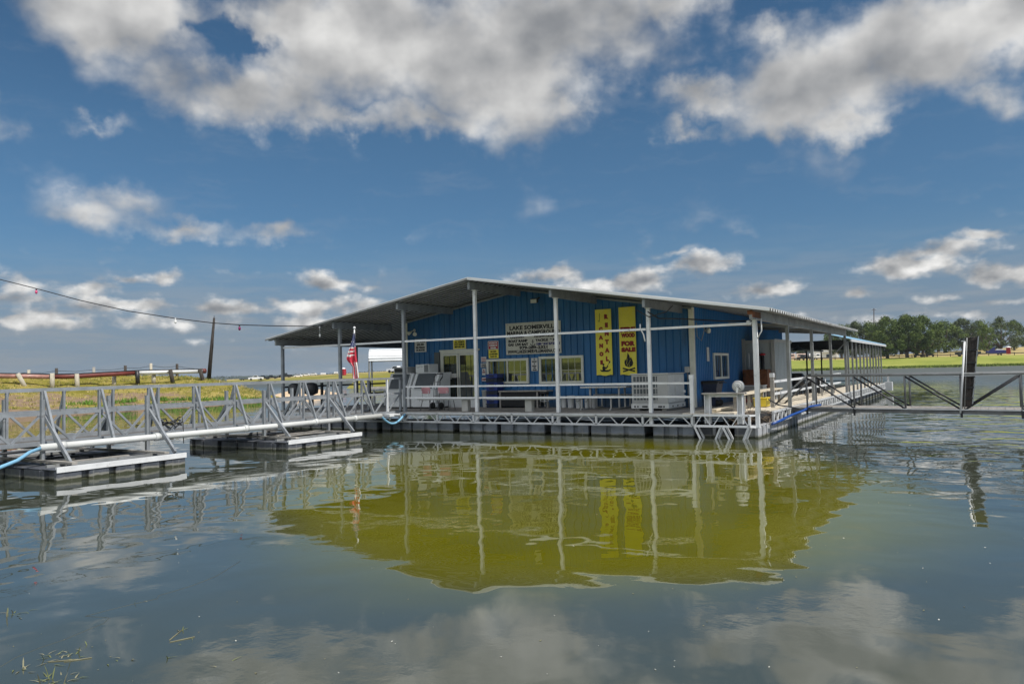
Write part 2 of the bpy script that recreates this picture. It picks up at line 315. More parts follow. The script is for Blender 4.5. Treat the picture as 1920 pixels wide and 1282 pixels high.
    def build(s, name, m, parent=None, top=None, loc=None):
        me = bpy.data.meshes.new(name)
        if parent is not None: org = ORG[parent.name]
        elif loc is not None: org = Vector(loc)
        else:
            xs = [v[0] for v in s.v]; ys = [v[1] for v in s.v]; zs = [v[2] for v in s.v]
            org = Vector(((min(xs)+max(xs))/2, (min(ys)+max(ys))/2, min(zs)))
        me.from_pydata([(x-org.x, y-org.y, z-org.z) for x, y, z in s.v], [], s.f)
        for mm in (m if isinstance(m, (list, tuple)) else [m]): me.materials.append(mm)
        me.polygons.foreach_set('use_smooth', s.sm); me.polygons.foreach_set('material_index', s.mi); me.update()
        o = bpy.data.objects.new(name, me); C.objects.link(o)
        if parent is not None: o.parent = parent; ORG[o.name] = org
        else: o.location = org; ORG[o.name] = org
        return o
def kids(o): return [c for c in C.objects if c.parent == o]
def copy_tree(o, dloc, rz=None, label=None, parent=None):
    ch = list(o.children)
    c = o.copy(); C.objects.link(c)
    if parent is not None: c.parent = parent
    else: c.location = Vector(dloc)
    if rz is not None: c.rotation_euler.z = rz
    if label: c['label'] = label
    for k in ch: copy_tree(k, None, parent=c)
    return c
def text_mesh(mb, txt, size, cx, z, t, width=None, mi=0, bold=0.0, slant=0.0, face='front', extr=.002):
    cu = bpy.data.curves.new('t', 'FONT'); cu.body = txt; cu.size = size; cu.align_x = 'CENTER'; cu.offset = bold; cu.resolution_u = 2; cu.extrude = extr
    ob = bpy.data.objects.new('t', cu); C.objects.link(ob)
    me = bpy.data.meshes.new_from_object(ob)
    xs = [v.co.x for v in me.vertices]; k = 1.0
    if width and xs: k = width/(max(xs)-min(xs))
    xc = (max(xs)+min(xs))/2
    mb.add([(cx+(v.co.x-xc)*k, t-v.co.z, z+v.co.y+slant*(v.co.x-xc)*k) for v in me.vertices], [tuple(p.vertices) for p in me.polygons], mi=mi)
    bpy.data.objects.remove(ob); bpy.data.meshes.remove(me); bpy.data.curves.remove(cu)

# ------------------------------------------------------------------ setting: water, ground
def build_water():
    mb = MB(); mb.add([(-4100, -60, 0), (4100, -60, 0), (4100, 4650, 0), (-4100, 4650, 0)], [(0, 1, 2, 3)])
    m = bpy.data.materials.new('lake_water'); m.use_nodes = True; t = NT(m.node_tree); p = m.node_tree.nodes['Principled BSDF']
    tc = t.n('ShaderNodeTexCoord'); sp = t.n('ShaderNodeSeparateXYZ'); v = tc.outputs['Object']; t.link(v, sp.inputs[0]); x, y = sp.outputs[0], sp.outputs[1]
    murk = t.noise(v, .25, 4, .6)
    # olive murk painted brighter where the shop's reflection lies, darker water around it
    q = t.vm('MULTIPLY', t.vm('SUBTRACT', v, (PL.x, PL.y, 0)), (1, 1, 0)); ca, sa = math.cos(YAW), math.sin(YAW)
    qa = t.vm('DOT_PRODUCT', q, (ca, -sa, 0)); qb = t.vm('DOT_PRODUCT', q, (sa, ca, 0))
    rr = t.vm('LENGTH', t.comb(t.m('DIVIDE', qa, 6.2), t.m('DIVIDE', qb, 8.6), 0)); rr = t.m('ADD', rr, t.m('MULTIPLY', t.m('SUBTRACT', murk, .5), .3))
    t.link(t.mix(t.smooth(rr, .74, 1.04), t.mix(t.smooth(murk, .3, .7), WATERC[0], WATERC[1]), (.048, .056, .038)), p.inputs['Base Color'])
    p.inputs['IOR'].default_value = 2.15; t.link(t.m('MAXIMUM', t.smooth(y, 30, 130, .004, .5), t.m('MULTIPLY', t.m('MULTIPLY', t.smooth(x, 18, 26), t.smooth(y, 22, 80)), .4)), p.inputs['Roughness']); p.inputs['Specular IOR Level'].default_value = .5
    # calm by the dock, choppier out on the open side
    rip = t.m('MULTIPLY', t.smooth(x, 17.5, 27), t.smooth(y, -14, 0)); rip = t.m('MAXIMUM', rip, t.smooth(y, 18, 60)); rip = t.m('MULTIPLY', rip, t.smooth(t.noise(v, .05, 3, .5), .3, .6, .55, 1.0))
    long = t.noise(t.vm('MULTIPLY', v, (1, 1, 1)), .45, 2, .5, .4)
    mid = t.noise(v, 1.4, 1.5, .4, .3)
    calm = t.smooth(t.noise(v, .16, 2, .5), .38, .62, .25, 1.0)
    h = t.m('ADD', t.m('MULTIPLY', long, .024), t.m('MULTIPLY', t.m('MULTIPLY', mid, calm), .0075))
    h = t.m('ADD', h, t.m('MULTIPLY', t.m('MULTIPLY', t.noise(v, 7.0, 3, .55), t.smooth(t.noise(v, .33, 3, .6), .42, .66)), .0011))
    chop = t.m('ADD', t.m('MULTIPLY', t.noise(v, 1.0, 1.5, .45, .4), .085), t.m('MULTIPLY', t.noise(v, 2.6, 2, .5), .010))
    h = t.m('ADD', h, t.m('MULTIPLY', rip, t.m('MULTIPLY', chop, 1.25)))
    b = t.n('ShaderNodeBump'); b.inputs['Strength'].default_value = 1; b.inputs['Distance'].default_value = 1.0; t.link(h, b.inputs['Height']); t.link(b.outputs[0], p.inputs['Normal'])
    tag(mb.build('water', m, loc=(0, 0, 0)), kind='structure')
WATERC = ((.108, .104, .003), (.135, .130, .005))
PL = pz(1080, 892, 0)
build_water()

def grass_mat(name, cols, scale, dirt=None, bump=.12, bscale=3.0, detail=True):
    m = bpy.data.materials.new(name); m.use_nodes = True; t = NT(m.node_tree); p = m.node_tree.nodes['Principled BSDF']
    tc = t.n('ShaderNodeTexCoord'); v = tc.outputs['Object']
    n = t.noise(v, scale, 8, .68); c = t.ramp(n, [(.32, cols[0]), (.48, cols[1]), (.64, cols[2])])
    n2 = t.noise(v, scale*9, 6, .7); c = t.mix(t.smooth(n2, .5, .72, 0, .55), c, cols[0])
    if dirt:
        at = t.n('ShaderNodeAttribute'); at.attribute_name = 'dirt'
        f = t.smooth(t.m('ADD', at.outputs['Fac'], t.m('MULTIPLY', t.m('SUBTRACT', t.noise(v, .45, 6, .7), .5), 1.8)), .34, .62)
        c = t.mix(f, c, t.mix(t.noise(v, 2.5, 6, .7), dirt[0], dirt[1]))
    t.link(c, p.inputs['Base Color']); p.inputs['Roughness'].default_value = .95; p.inputs['Specular IOR Level'].default_value = .1
    b = t.n('ShaderNodeBump'); b.inputs['Strength'].default_value = 1; b.inputs['Distance'].default_value = bump; t.link(t.noise(v, bscale, 6, .7), b.inputs['Height']); t.link(b.outputs[0], p.inputs['Normal'])
    return m
BANKM = grass_mat('bank_grass', ((.12, .115, .014), (.235, .205, .04), (.38, .30, .10)), .35, dirt=((.12, .08, .055), (.38, .28, .19)), bump=.15)
LAWNM = grass_mat('lawn_grass', ((.16, .20, .035), (.235, .265, .055), (.30, .31, .075)), .05, bump=.05, bscale=2)
MEADOWM = grass_mat('meadow_grass', ((.15, .15, .03), (.22, .205, .05), (.29, .25, .085)), .04, bump=.05, bscale=2)
DRYM = grass_mat('dry_grass', ((.24, .19, .07), (.40, .32, .14), (.46, .36, .18)), .05, bump=.05, bscale=2)
SANDM = mat('pale_sand', (.56, .42, .28), .95, 0, .12, 1.5, bump=.05, bscale=4)
def lerp_tab(tab, x):
    if x <= tab[0][0]: return tab[0][1:]
    for a, b in zip(tab, tab[1:]):
        if x <= b[0]:
            k = (x-a[0])/(b[0]-a[0]); return tuple(p+(q-p)*k for p, q in zip(a[1:], b[1:]))
    return tab[-1][1:]
def fbm(x, y, o=4):
    from mathutils import noise as N
    return N.fractal(Vector((x, y, 3.3)), 1.0, 2.0, o)
def build_left_bank():
    # survey columns: photo x, shoreline y, height of the mid slope, crest height, distance from the shore to the crest
    tab = [(-700, 830, 1.5, 2.9, 24), (-300, 806, 1.5, 2.8, 24), (0, 785, 1.45, 2.65, 24), (100, 778, 1.4, 2.6, 23), (200, 771, 1.35, 2.5, 22), (300, 764, 1.3, 2.4, 20), (350, 762, 1.2, 2.25, 17),
           (400, 760, 1.05, 1.95, 14), (440, 757.5, .8, 1.35, 11), (475, 755, .55, .85, 8), (500, 752.5, .35, .5, 6), (522, 748, .1, .12, 3), (534, 745, -.1, -.1, 2)]
    xs = [-700+i*8 for i in range(155)]; rows = 34; vs = []; dirt = []
    for x in xs:
        ys, hm, hc, dc = lerp_tab(tab, x); p0 = pz(x, ys, 0); dirv = Vector((p0.x-CAM[0], p0.y-CAM[1], 0)).normalized()
        for j in range(rows):
            u = (j/(rows-1))*2.2-.12
            if u < 0: z = u*3; d = u*dc
            elif u < .45: z = hm*(u/.45)**.6; d = u*dc
            elif u < 1: k = (u-.45)/.55; z = hm+(hc-hm)*(k*k*(3-2*k)); d = u*dc
            else: z = hc-(u-1)**2*1.3*hc-.0; d = dc+(u-1)*dc*2.2
            q = p0+dirv*d; n = fbm(q.x*.35, q.y*.35); n2 = fbm(q.x*1.4, q.y*1.4, 3)
            amp = min(1, max(0, u*4))*min(1, max(.1, hc))
            z += (n*.16+n2*.07)*amp; q += dirv*(fbm(q.x*.2, 7)*.7 if u < .3 else 0)
            vs.append((q.x, q.y, z)); band = math.exp(-((u-.22)/.17)**2)*(1 if x < 330 else max(0, 1-(x-330)/70)); dirt.append(band*.75 if u > .05 else .85)
    n = rows; fs = [(i*n+j, i*n+n+j, i*n+n+j+1, i*n+j+1) for i in range(len(xs)-1) for j in range(n-1)]
    mb = MB(); mb.add(vs, fs, smooth=True); o = mb.build('grass_bank', BANKM); at = o.data.attributes.new('dirt', 'FLOAT', 'POINT'); at.data.foreach_set('value', dirt)
    tag(o, kind='structure')
    # grass tufts and waterside plants on the bank
    mt = MB(); rnd = random.Random(3)
    def tuft(q, h, wd, k, mi):
        for _ in range(k):
            a = rnd.uniform(0, 6.28); r = rnd.uniform(0, wd); b = q+Vector((math.cos(a)*r, math.sin(a)*r, 0)); ln = Vector((rnd.uniform(-.5, .5), rnd.uniform(-.5, .5), 1))*h*rnd.uniform(.5, 1.1); sd_ = Vector((math.cos(a+1.5), math.sin(a+1.5), 0))*h*.13
            mt.add([b-sd_, b+sd_, b+ln], [(0, 1, 2)], mi=mi)
    for _ in range(5200):
        i = rnd.randrange(60, len(xs)-6); j = rnd.choice([rnd.randrange(3, 20), rnd.randrange(3, 20), rnd.randrange(10, 22)]); q = Vector(vs[i*n+j])+Vector((rnd.uniform(-.4, .4), rnd.uniform(-.4, .4), -.03))
        dd = dirt[i*n+j]
        tuft(q, rnd.uniform(.10, .26), .22, 5, 0 if rnd.random() < .5+dd*.4 else 1)
    for _ in range(900):
        i = rnd.randrange(80, len(xs)-6); x = xs[i]
        if not (110 < x < 260 or 280 < x < 515) or (x < 300 and rnd.random() < .5): continue
        q = Vector(vs[i*n+rnd.randrange(2, 4)]); q.z = max(q.z, 0); tuft(q, rnd.uniform(.15, .38), .35, 7, 2)
    ms = [mat('straw_blades', (.40, .33, .13), .9, 0, .2, .5), mat('olive_blades', (.17, .19, .03), .9, 0, .2, .5), mat('fresh_blades', (.10, .20, .02), .9, 0, .2, .5)]
    tag(mt.build('bank_grass_tufts', ms), kind='stuff')
    # sand spit
    mb = MB(); vs = []; pk = [(467, 733), (480, 733.5), (494, 734), (510, 738), (524, 745)]
    c = pz(496, 746, 0); ax = (pz(524, 747, 0)-pz(468, 747, 0)); L_ = ax.length; ax.normalize(); ay = Vector((-ax.y, ax.x, 0))
    nx, ny = 28, 16
    for i in range(nx+1):
        for j in range(ny+1):
            a = i/nx*2-1; b = j/ny*2-1; r = math.hypot(a, b); h = max(-.25, .95*(1-r**1.3)+(.10*fbm(a*3, b*3)))
            q = c+ax*(a*L_*.62)+ay*(b*5+5.0); vs.append((q.x, q.y, h-.1))
    mb.add(vs, [(i*(ny+1)+j, i*(ny+1)+ny+1+j, i*(ny+1)+ny+2+j, i*(ny+1)+j+1) for i in range(nx) for j in range(ny)], smooth=True)
    tag(mb.build('sand', SANDM), kind='structure')
build_left_bank()

FAR = [  # photo x, waterline y, lawn top y (fence), dry field top y, lawn depth, field depth
    (425, 716.5, 713.5, 711.5, 20, 60), (445, 716, 712, 710.5, 25, 70), (520, 715.5, 710, 708, 30, 90), (560, 715, 706.5, 705, 60, 150), (640, 714.5, 702, 700.5, 90, 220), (730, 713, 697, 695.5, 110, 260), (1000, 705, 687, 684, 100, 220),
    (1480, 696, 676, 672.5, 60, 140), (1560, 694, 674.5, 671, 58, 130), (1650, 691, 672, 667, 56, 130), (1720, 689.5, 670, 662, 56, 130), (1800, 688, 668, 657.5, 55, 130), (1920, 685, 665, 650, 55, 140), (2200, 679, 656, 636, 55, 160), (2700, 668, 642, 618, 55, 160)]
def far_pt(x, u):                      # u: 0 waterline, 1 lawn top, 2 field top
    yw, yl, yf, dl, df = lerp_tab(FAR, x); p0 = pz(x, yw, 0); D0 = math.hypot(p0.x-CAM[0], p0.y-CAM[1])
    if u <= 1: return pd(x, yw+(yl-yw)*u, D0+dl*u)
    return pd(x, yl+(yf-yl)*(u-1), D0+dl+df*(u-1))
def build_far_shore():
    xs = [425+i*13 for i in range(176)]; us = [-.12, 0, .02, .06, .2, .4, .6, .8, 1, 1.1, 1.25, 1.5, 1.75, 2.0, 2.2]
    for nm, m, lo, hi in (('lawn', LAWNM, 0, 8), ('field', DRYM, 8, 14)):
        mb = MB(); vs = []
        for x in xs:
            for k in range(lo, hi+1):
                u = us[k]
                if u < 0: q = far_pt(x, 0); q = q+Vector((CAM[0]-q.x, CAM[1]-q.y, 0)).normalized()*4; q.z = -.4
                elif u == 0: q = far_pt(x, 0); q.z = .02
                elif u == .02: q = far_pt(x, .02); q.z = max(q.z, .28+.1*fbm(x*.05, 1))
                elif u > 2: q = far_pt(x, 2); dv = Vector((q.x-CAM[0], q.y-CAM[1], 0)).normalized(); q = q+dv*80; q.z -= 2
                else: q = far_pt(x, u)
                vs.append(tuple(q))
        n = hi-lo+1; mb.add(vs, [(i*n+j, i*n+n+j, i*n+n+j+1, i*n+j+1) for i in range(len(xs)-1) for j in range(n-1)], smooth=True)
        nl = sum(1 for x in xs[:-1] if x < 1150)
        for k in range(nl*(hi-lo)): mb.mi[k] = 1
        tag(mb.build(nm, [m, MEADOWM if nm == 'lawn' else DRYM]), kind='structure')
    # rank grass along the water's edge
    mt = MB(); rnd = random.Random(5)
    for _ in range(3500):
        x = rnd.uniform(1480, 1935); q = far_pt(x, rnd.uniform(0.0, .05)); h = rnd.uniform(.3, .8); a = rnd.uniform(0, 3.14); sd_ = Vector((math.cos(a), math.sin(a), 0))*.5
        mt.add([q-sd_, q+sd_, q+Vector((rnd.uniform(-.3, .3), 0, h))], [(0, 1, 2)])
    tag(mt.build('shore_grass', mat('rank_grass', (.12, .17, .02), .9, 0, .3, .3)), kind='stuff')
build_far_shore()
def build_near_shore():               # the bank the photographer stands on: what the windows mirror
    line = [(-60, -12), (-45, -20), (-22, -27), (0, -28), (18, -25.5), (30, -25.5), (45, -28), (80, -36)]
    vs = []; n = 9
    for i, (x, y) in enumerate(line):
        for j in range(n): vs.append((x, y-j*j*.9, -.3+min(j, 2)*.42+max(0, j-2)*.75+.1*fbm(x*.3, j)))
    mb = MB(); mb.add(vs, [(i*n+j, i*n+j+1, i*n+n+j+1, i*n+n+j) for i in range(len(line)-1) for j in range(n-1)], smooth=True)
    tag(mb.build('shore', LAWNM), kind='structure')
build_near_shore()
def far_woods():
    rnd = random.Random(11)
    def strip(name, x0, x1, D, prof, step, leafs, m):
        mb = MB(); x = x0
        while x < x1:
            ytop = lerp_tab(prof, x)[0]; top = pd(x, ytop, D); h = max(1, top.z-0)
            for _ in range(leafs):
                c = pd(x+rnd.uniform(-step, step), 690, D+rnd.uniform(-.04, .04)*D); c.z = h*rnd.uniform(0, .92)*rnd.uniform(.8, 1.0)
                r = D*.0011*rnd.uniform(.6, 1.3); a = [Vector((rnd.gauss(0, 1), rnd.gauss(0, 1), rnd.gauss(0, .7))).normalized()*r for _ in range(3)]
                mb.add([c+a[0], c+a[1], c+a[2]], [(0, 1, 2)])
            x += step
        return tag(mb.build(name, m), kind='stuff')
    fm = mat('far_foliage', (.045, .065, .035), .95, 0, .3, .01)
    strip('distant_wood', 300, 660, 2600, [(300, 707), (390, 706), (450, 704), (520, 703), (660, 701)], 1.0, 14, fm)
    strip('hill_wood', 505, 1500, 760, [(505, 707), (520, 704.5), (552, 700), (565, 699), (600, 700.5), (640, 697.5), (690, 694.5), (760, 690), (1500, 668)], 1.2, 22, fm)
far_woods()

# ------------------------------------------------------------------ the floating dock
ZD = .71; SP = 3.05; TP = 4.22
def warren(mb, p, q, z0, z1, pitch, vert_every, w=.035, vw=.06, wchord=.06):
    """flat truss between plan points p and q: chords, uprights, zig-zag web"""
    p, q = Vector((*p, 0)), Vector((*q, 0)); L = (q-p).length; d = (q-p)/L; Z0 = Vector((0, 0, z0)); Z1 = Vector((0, 0, z1))
    mb.bar(p+Z0, q+Z0, wchord); mb.bar(p+Z1, q+Z1, wchord)
    n = max(1, round(L/pitch)); st = L/n
    for i in range(n):
        a, m, b = p+d*(i*st+.05*st), p+d*((i+.45)*st), p+d*((i+.55)*st); e = p+d*((i+.95)*st)
        mb.bar(a+Z0, m+Z1, w, w*.7); mb.bar(b+Z1, e+Z0, w, w*.7)
        if vert_every and i % vert_every == 0: mb.bar(p+d*(i*st)+Z0, p+d*(i*st)+Z1, vw)
    mb.bar(q+Z0, q+Z1, vw)
def pontoon(a, b, slots, ax, m, parent, z0=-.25, z1=.34, dep=.10, name='pontoon'):
    """float tank: recessed core with raised panels between upright slots on the faces across axis ax"""
    mb = MB(); (x0, y0), (x1, y1) = a, b
    mb.bbox((x0+dep, y0+dep, z0), (x1-dep, y1-dep, z1-.012), .03)
    lo, hi = (x0, x1) if ax == 'x' else (y0, y1); n = slots; st = (hi-lo)/n
    for i in range(n):
        u0, u1 = lo+i*st+(.0 if i == 0 else .075), lo+(i+1)*st-(.0 if i == n-1 else .075)
        if ax == 'x': mb.bbox((u0, y0, z0+.01), (u1, y0+dep+.02, z1-.03), .02); mb.bbox((u0, y1-dep-.02, z0+.01), (u1, y1, z1-.03), .02)
        else: mb.bbox((x0, u0, z0+.01), (x0+dep+.02, u1, z1-.03), .02); mb.bbox((x1-dep-.02, u0, z0+.01), (x1, u1, z1-.03), .02)
    mb.bbox((x0, y0, z1-.03), (x1, y1, z1), .015)
    return mb.build(name, m, parent)
def build_dock():
    d = empty('floating_dock', (9.2, 8, 0), 'long floating dock with truss edges and black float tanks carrying the blue shop', 'dock')
    mb = MB(); rnd = random.Random(2)
    x = -.35
    while x < 16.2:                                     # boards run back from the front edge
        mb.box((x, -.06+rnd.uniform(-.015, .01), ZD-.045), (x+.148, 17.4, ZD+rnd.uniform(-.004, .003))); x += .156
    mb.build('decking', DECK, d)
    mb = MB(); x = 15.99
    mb = MB(); x = 16.205
    while x < 18.25:
        t0 = -.06 if x < 17.5 else 1.6
        mb.box((x, t0+rnd.uniform(-.02, .02), ZD-.045), (x+.148, 17.4, ZD+rnd.uniform(-.006, .004))); x += .158
    mb.build('side_decking', DECKL, d)
    mb = MB(); mb.box((-.3, .75, ZD-.16), (18.2, 17.3, ZD-.05)); mb.build('joist', BLACK, d)  # joists blackened to paint the dark void behind the front truss
    mb = MB(); warren(mb, (3.1, -.10), (16.5, -.10), .36, .655, .76, 2); mb.box((-.3, -.07, ZD-.13), (16.5, -.065, ZD-.05)); mb.build('front_truss', FRONTW, d)
    mb = MB(); warren(mb, (18.32, 1.7), (18.32, 17.3), .36, .655, .55, 2, w=.04); mb.build('side_truss', FRONTW, d)
    mb = MB(); warren(mb, (-.36, .1), (-.36, 17.3), .36, .655, .76, 2); mb.build('left_truss', GALV, d)
    # corner bay: truss frame on splayed feet standing in the water
    mb = MB(); warren(mb, (16.55, -.14), (18.1, -.14), .36, .66, .52, 0, w=.03); mb.bar((18.1, -.14, .36), (18.33, .05, .33), .05); mb.bar((18.1, -.14, .66), (18.33, .05, .66), .05); mb.build('corner_truss', WPAINT, d)
    for x, dx in ((16.56, .28), (17.32, -.27), (17.36, .30), (18.08, -.26)):
        for k, t in enumerate((-.14, .18)):
            mb = MB(); mb.bar((x, t, .36), (x+dx, t+.02, -.25), .075, .05); mb.build('splayed_foot', FRONTW, d)
    # float tanks under the front edge, with gaps between them
    x = 3.05; k = 0
    while x < 16.4:
        w_ = (1.62, 1.30, 1.72, 1.50)[k % 4]; w_ = min(w_, 16.45-x)
        pontoon((x, .12), (x+w_, 1.5), 3, 'x', FLOATG, d); x += w_+(.24, .10, .28, .16)[k % 4]; k += 1
    for k in range(3): pontoon((-.25+k*1.08, .12), (.78+k*1.08, 1.5), 2, 'x', FLOAT, d)
    pontoon((16.6, .35), (17.9, 1.5), 3, 'x', FLOAT, d)
    t = .35
    while t < 17: pontoon((16.9, t), (18.22, t+1.9), 4, 'y', FLOATL, d); t += 1.94
    # rails between the front posts
    for nm, z in (('upper_rail', 1.565), ('lower_rail', 1.175)):
        mb = MB()
        for i in range(2, 6):
            x0 = i*SP+.045; x1 = (i+1)*SP-.045 if i < 5 else 16.45
            mb.bar((x0, 0, z+.004*((i*7) % 3)), (x1, 0, z-.003*(i % 2)), .045, .055)
        mb.build(nm, WPAINT, d)
    mb = MB(); mb.bar((16.48, 0, .36), (16.48, 0, 1.78), .10); mb.box((16.42, -.06, 1.68), (16.54, .06, 1.80)); mb.build('rail_post', WPAINT, d)
    # right-hand rail
    mb = MB(); mb.bar((18.0, 3.2, ZD), (18.0, 3.2, 1.68), .11); mb.build('rail_post', WOODG, d)
    mb = MB(); mb.box((17.935, 3.135, 1.64), (18.065, 3.265, 1.77)); mb.build('post_cap', WPAINT, d)
    mb = MB()
    mb.bar((18.0, 3.26, 1.50), (18.0, 17.2, 1.55), .05, .075); mb.bar((18.0, 3.26, 1.12), (18.0, 17.2, 1.14), .05, .075); mb.build('side_rail', WPAINT, d)
    for t in (5.9, 9.0, 12.1, 15.2): MB().bar((18.0, t, ZD), (18.0, t, 1.12), .06).build('rail_stub', WOODG, d)
    # dark rail along the left and back of the landing
    mb = MB(); mb.bar((-.3, .2, 1.62), (-.3, 17, 1.62), .07); mb.bar((-.3, .2, 1.2), (-.3, 17, 1.2), .05, .07)
    mb.bar((-.3, 17.2, 1.62), (3.6, 17.2, 1.62), .07); mb.bar((-.3, 17.2, 1.2), (3.6, 17.2, 1.2), .05, .07); mb.build('left_rail', BLACKM, d)
    for t in (2.4, 5.4, 8.4, 11.4, 14.4, 17.1): MB().bar((-.3, t, ZD), (-.3, t, 1.75), .09).build('rail_post', BLACKM, d)
    return d
DOCK = build_dock()

# ------------------------------------------------------------------ the shop: walls, roof, posts
def RZ(s): return 5.085-.168*abs(s-9.2)
S0, S1, T0, T1 = 3.75, 15.57, 3.05, 16.6
def ribbed(prof_len, step, dep, offs=0):
    """positions of a ribbed metal sheet along its length: list of (u, outwards)"""
    out = [(0, 0)]; u = offs+step
    while u < prof_len-.05:
        out += [(u-.028, 0), (u-.012, dep), (u+.012, dep), (u+.028, 0)]; u += step
    return out+[(prof_len, 0)]
def build_shop():
    b = empty('marina_shop', (9.2, 8, ZD), 'blue metal shop under a wide low gabled tin roof on the dock', 'building')
    mb = MB(); pr = ribbed(S1-S0, .25, .04, -.1); n = len(pr)
    if all(abs(S0+u-9.2) > .01 for u, _ in pr): pr = sorted(pr+[(9.2-S0, 0)]); n = len(pr)
    vs = [(S0+u, T0-o, ZD) for u, o in pr]+[(S0+u, T0-o, RZ(S0+u)-.04) for u, o in pr]
    mb.add(vs, [(i, i+1, n+i+1, n+i) for i in range(n-1)])
    mb.build('front_wall', BLUEW, b)
    mb = MB(); mb.add([(S0, T1, ZD), (S1, T1, ZD), (S1, T1, RZ(S1)), (9.2, T1, RZ(9.2)), (S0, T1, RZ(S0))], [(4, 3, 2, 1, 0)]); mb.build('back_wall', BLUEW, b)
    mb = MB(); pr = ribbed(T1-T0, .2, .045); n = len(pr)
    mb.add([(S1+o, T0+u, ZD) for u, o in pr]+[(S1+o, T0+u, RZ(S1)-.03) for u, o in pr], [(i, i+1, n+i+1, n+i) for i in range(n-1)])
    mb.build('side_wall', BLUES, b)
    mb = MB(); mb.add([(S0-o, T1-u, ZD) for u, o in pr]+[(S0-o, T1-u, RZ(S0)-.03) for u, o in pr], [(i, i+1, n+i+1, n+i) for i in range(n-1)]); mb.build('side_wall', BLUES, b)
    mb = MB(); mb.box((S1-.10, T0-.05, ZD), (S1+.035, T0-.036, RZ(S1)-.05)); mb.box((S1+.031, T0-.036, ZD), (S1+.045, T0+.12, RZ(S1)-.05)); mb.build('corner_trim', CREAM, b)
    mb = MB(); mb.box((S0-.05, T0-.05, ZD), (S0+.10, T0-.036, RZ(S0)-.05)); mb.build('corner_trim', CREAM, b)
    mb = MB()
    for a, c in ((S0, 9.2), (9.2, S1)): mb.bar((a, T0-.05, RZ(a)-.085), (c, T0-.05, RZ(c)-.085), .02, .07)
    mb.build('gable_trim', GALV, b)
    # roof: ribbed sheets on both slopes, ribs running down the slope
    rid = MB(); a_, b_ = -.5, 17.4
    for side in (-1, 1):
        mb = MB(); us = []; t = a_
        while t < b_-.01:
            us += [(t, .0), (t+.025, .075), (t+.13, .075), (t+.155, 0), (t+.225, 0)]; t += .30
        us.append((b_, 0)); se = 9.2+side*9.62; n = len(us)
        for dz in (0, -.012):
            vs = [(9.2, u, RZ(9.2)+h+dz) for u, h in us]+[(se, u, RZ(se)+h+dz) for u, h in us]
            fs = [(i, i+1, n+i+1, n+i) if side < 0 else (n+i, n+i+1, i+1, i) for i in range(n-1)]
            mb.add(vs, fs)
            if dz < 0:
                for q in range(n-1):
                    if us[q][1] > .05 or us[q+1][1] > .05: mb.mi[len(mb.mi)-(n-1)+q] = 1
        k = 2*n; e = [(n+i, n+i+1, k+n+i+1, k+n+i) for i in range(n-1)]+[(0, n, k+n, k), (n-1, 2*n-1, k+2*n-1, k+n-1)]
        mb.f += e; mb.sm += [False]*len(e); mb.mi += [0]*len(e)
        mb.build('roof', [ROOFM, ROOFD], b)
        fm = MB(); fm.bar((9.2, a_-.012, RZ(9.2)+.012), (se, a_-.012, RZ(se)+.012), .02, .06); fm.build('rake_trim', WHITE if side > 0 else GALVD, b)
    rid.add([(8.98, a_, RZ(8.98)+.038), (9.2, a_, RZ(9.2)+.042), (9.42, a_, RZ(9.42)+.038), (8.98, b_, RZ(8.98)+.038), (9.2, b_, RZ(9.2)+.042), (9.42, b_, RZ(9.42)+.038)], [(0, 1, 4, 3), (1, 2, 5, 4)])
    rid.build('ridge_cap', GALV, b)
    # channel beams running back over every post, and the posts
    for i in range(7):
        s = i*SP+.02; z1 = RZ(s)-.03; t1 = 17.2 if i in (0, 6) else T0-.06
        if i == 3: z1 -= .03
        mb = MB(); mb.box((s-.012, -.36, z1-.235), (s+.012, t1, z1-.012)); mb.box((s-.075, -.36, z1-.011), (s+.012, t1, z1)); mb.box((s-.075, -.36, z1-.247), (s+.012, t1, z1-.236))
        mb.box((s-.075, -.352, z1-.235), (s-.013, -.346, z1-.012))
        mb.build('roof_beam', GALVD if i in (0, 6) else GALV, b)
        mb = MB(); zb = .33; hw = .05
        mb.bar((s-.03, 0, zb), (s-.03, 0, z1-.249), .10, .10, up=(0, 1, 0)); mb.box((s-.11, -.08, z1-.262), (s+.05, .08, z1-.249)); mb.build('post', WPAINT if i >= 3 else GALV, b)
    for j in range(1, 5):
        s = 6*SP; mb = MB(); mb.bar((s, j*TP, .33), (s, j*TP, RZ(s)-.28), .10, .10, up=(0, 1, 0)); mb.build('post', GALVD, b)
        mb = MB(); mb.bar((0, j*TP, ZD), (0, j*TP, RZ(0)-.28), .10, .10, up=(0, 1, 0)); mb.build('post', GALVD, b)
        if j > 1:
            mb = MB(); mb.bar((S1+.06, j*TP-1.2, RZ(17)-.2), (18.2, j*TP-1.2, RZ(18.2)-.2), .05, .12); mb.build('purlin', GALVD, b)
    mb = MB(); mb.box((18.33, -.368, RZ(18.3)-.235), (18.345, .55, RZ(18.3)-.07)); mb.box((18.20, -.372, RZ(18.3)-.16), (18.33, -.356, RZ(18.3)-.05)); mb.build('rust_shadow_patch', RUSTM, b)  # rust, its dark brown also painting the shadowed hole at the beam end
    mb = MB(); mb.bar((17.9, 17.0, 2.55), (18.28, 17.0, 2.95), .05); mb.build('knee_brace', GALVD, b)
    # high tie pipe across all front posts
    mb = MB(); zs = [3.17, 3.165, 3.175, 3.165, 3.17, 3.16, 3.165]
    for i in range(6): mb.bar((i*SP+.06, -.03, zs[i]), ((i+1)*SP-.08, -.03, zs[i+1]), .05, .065)
    mb.build('tie_rail', WPAINT, b)
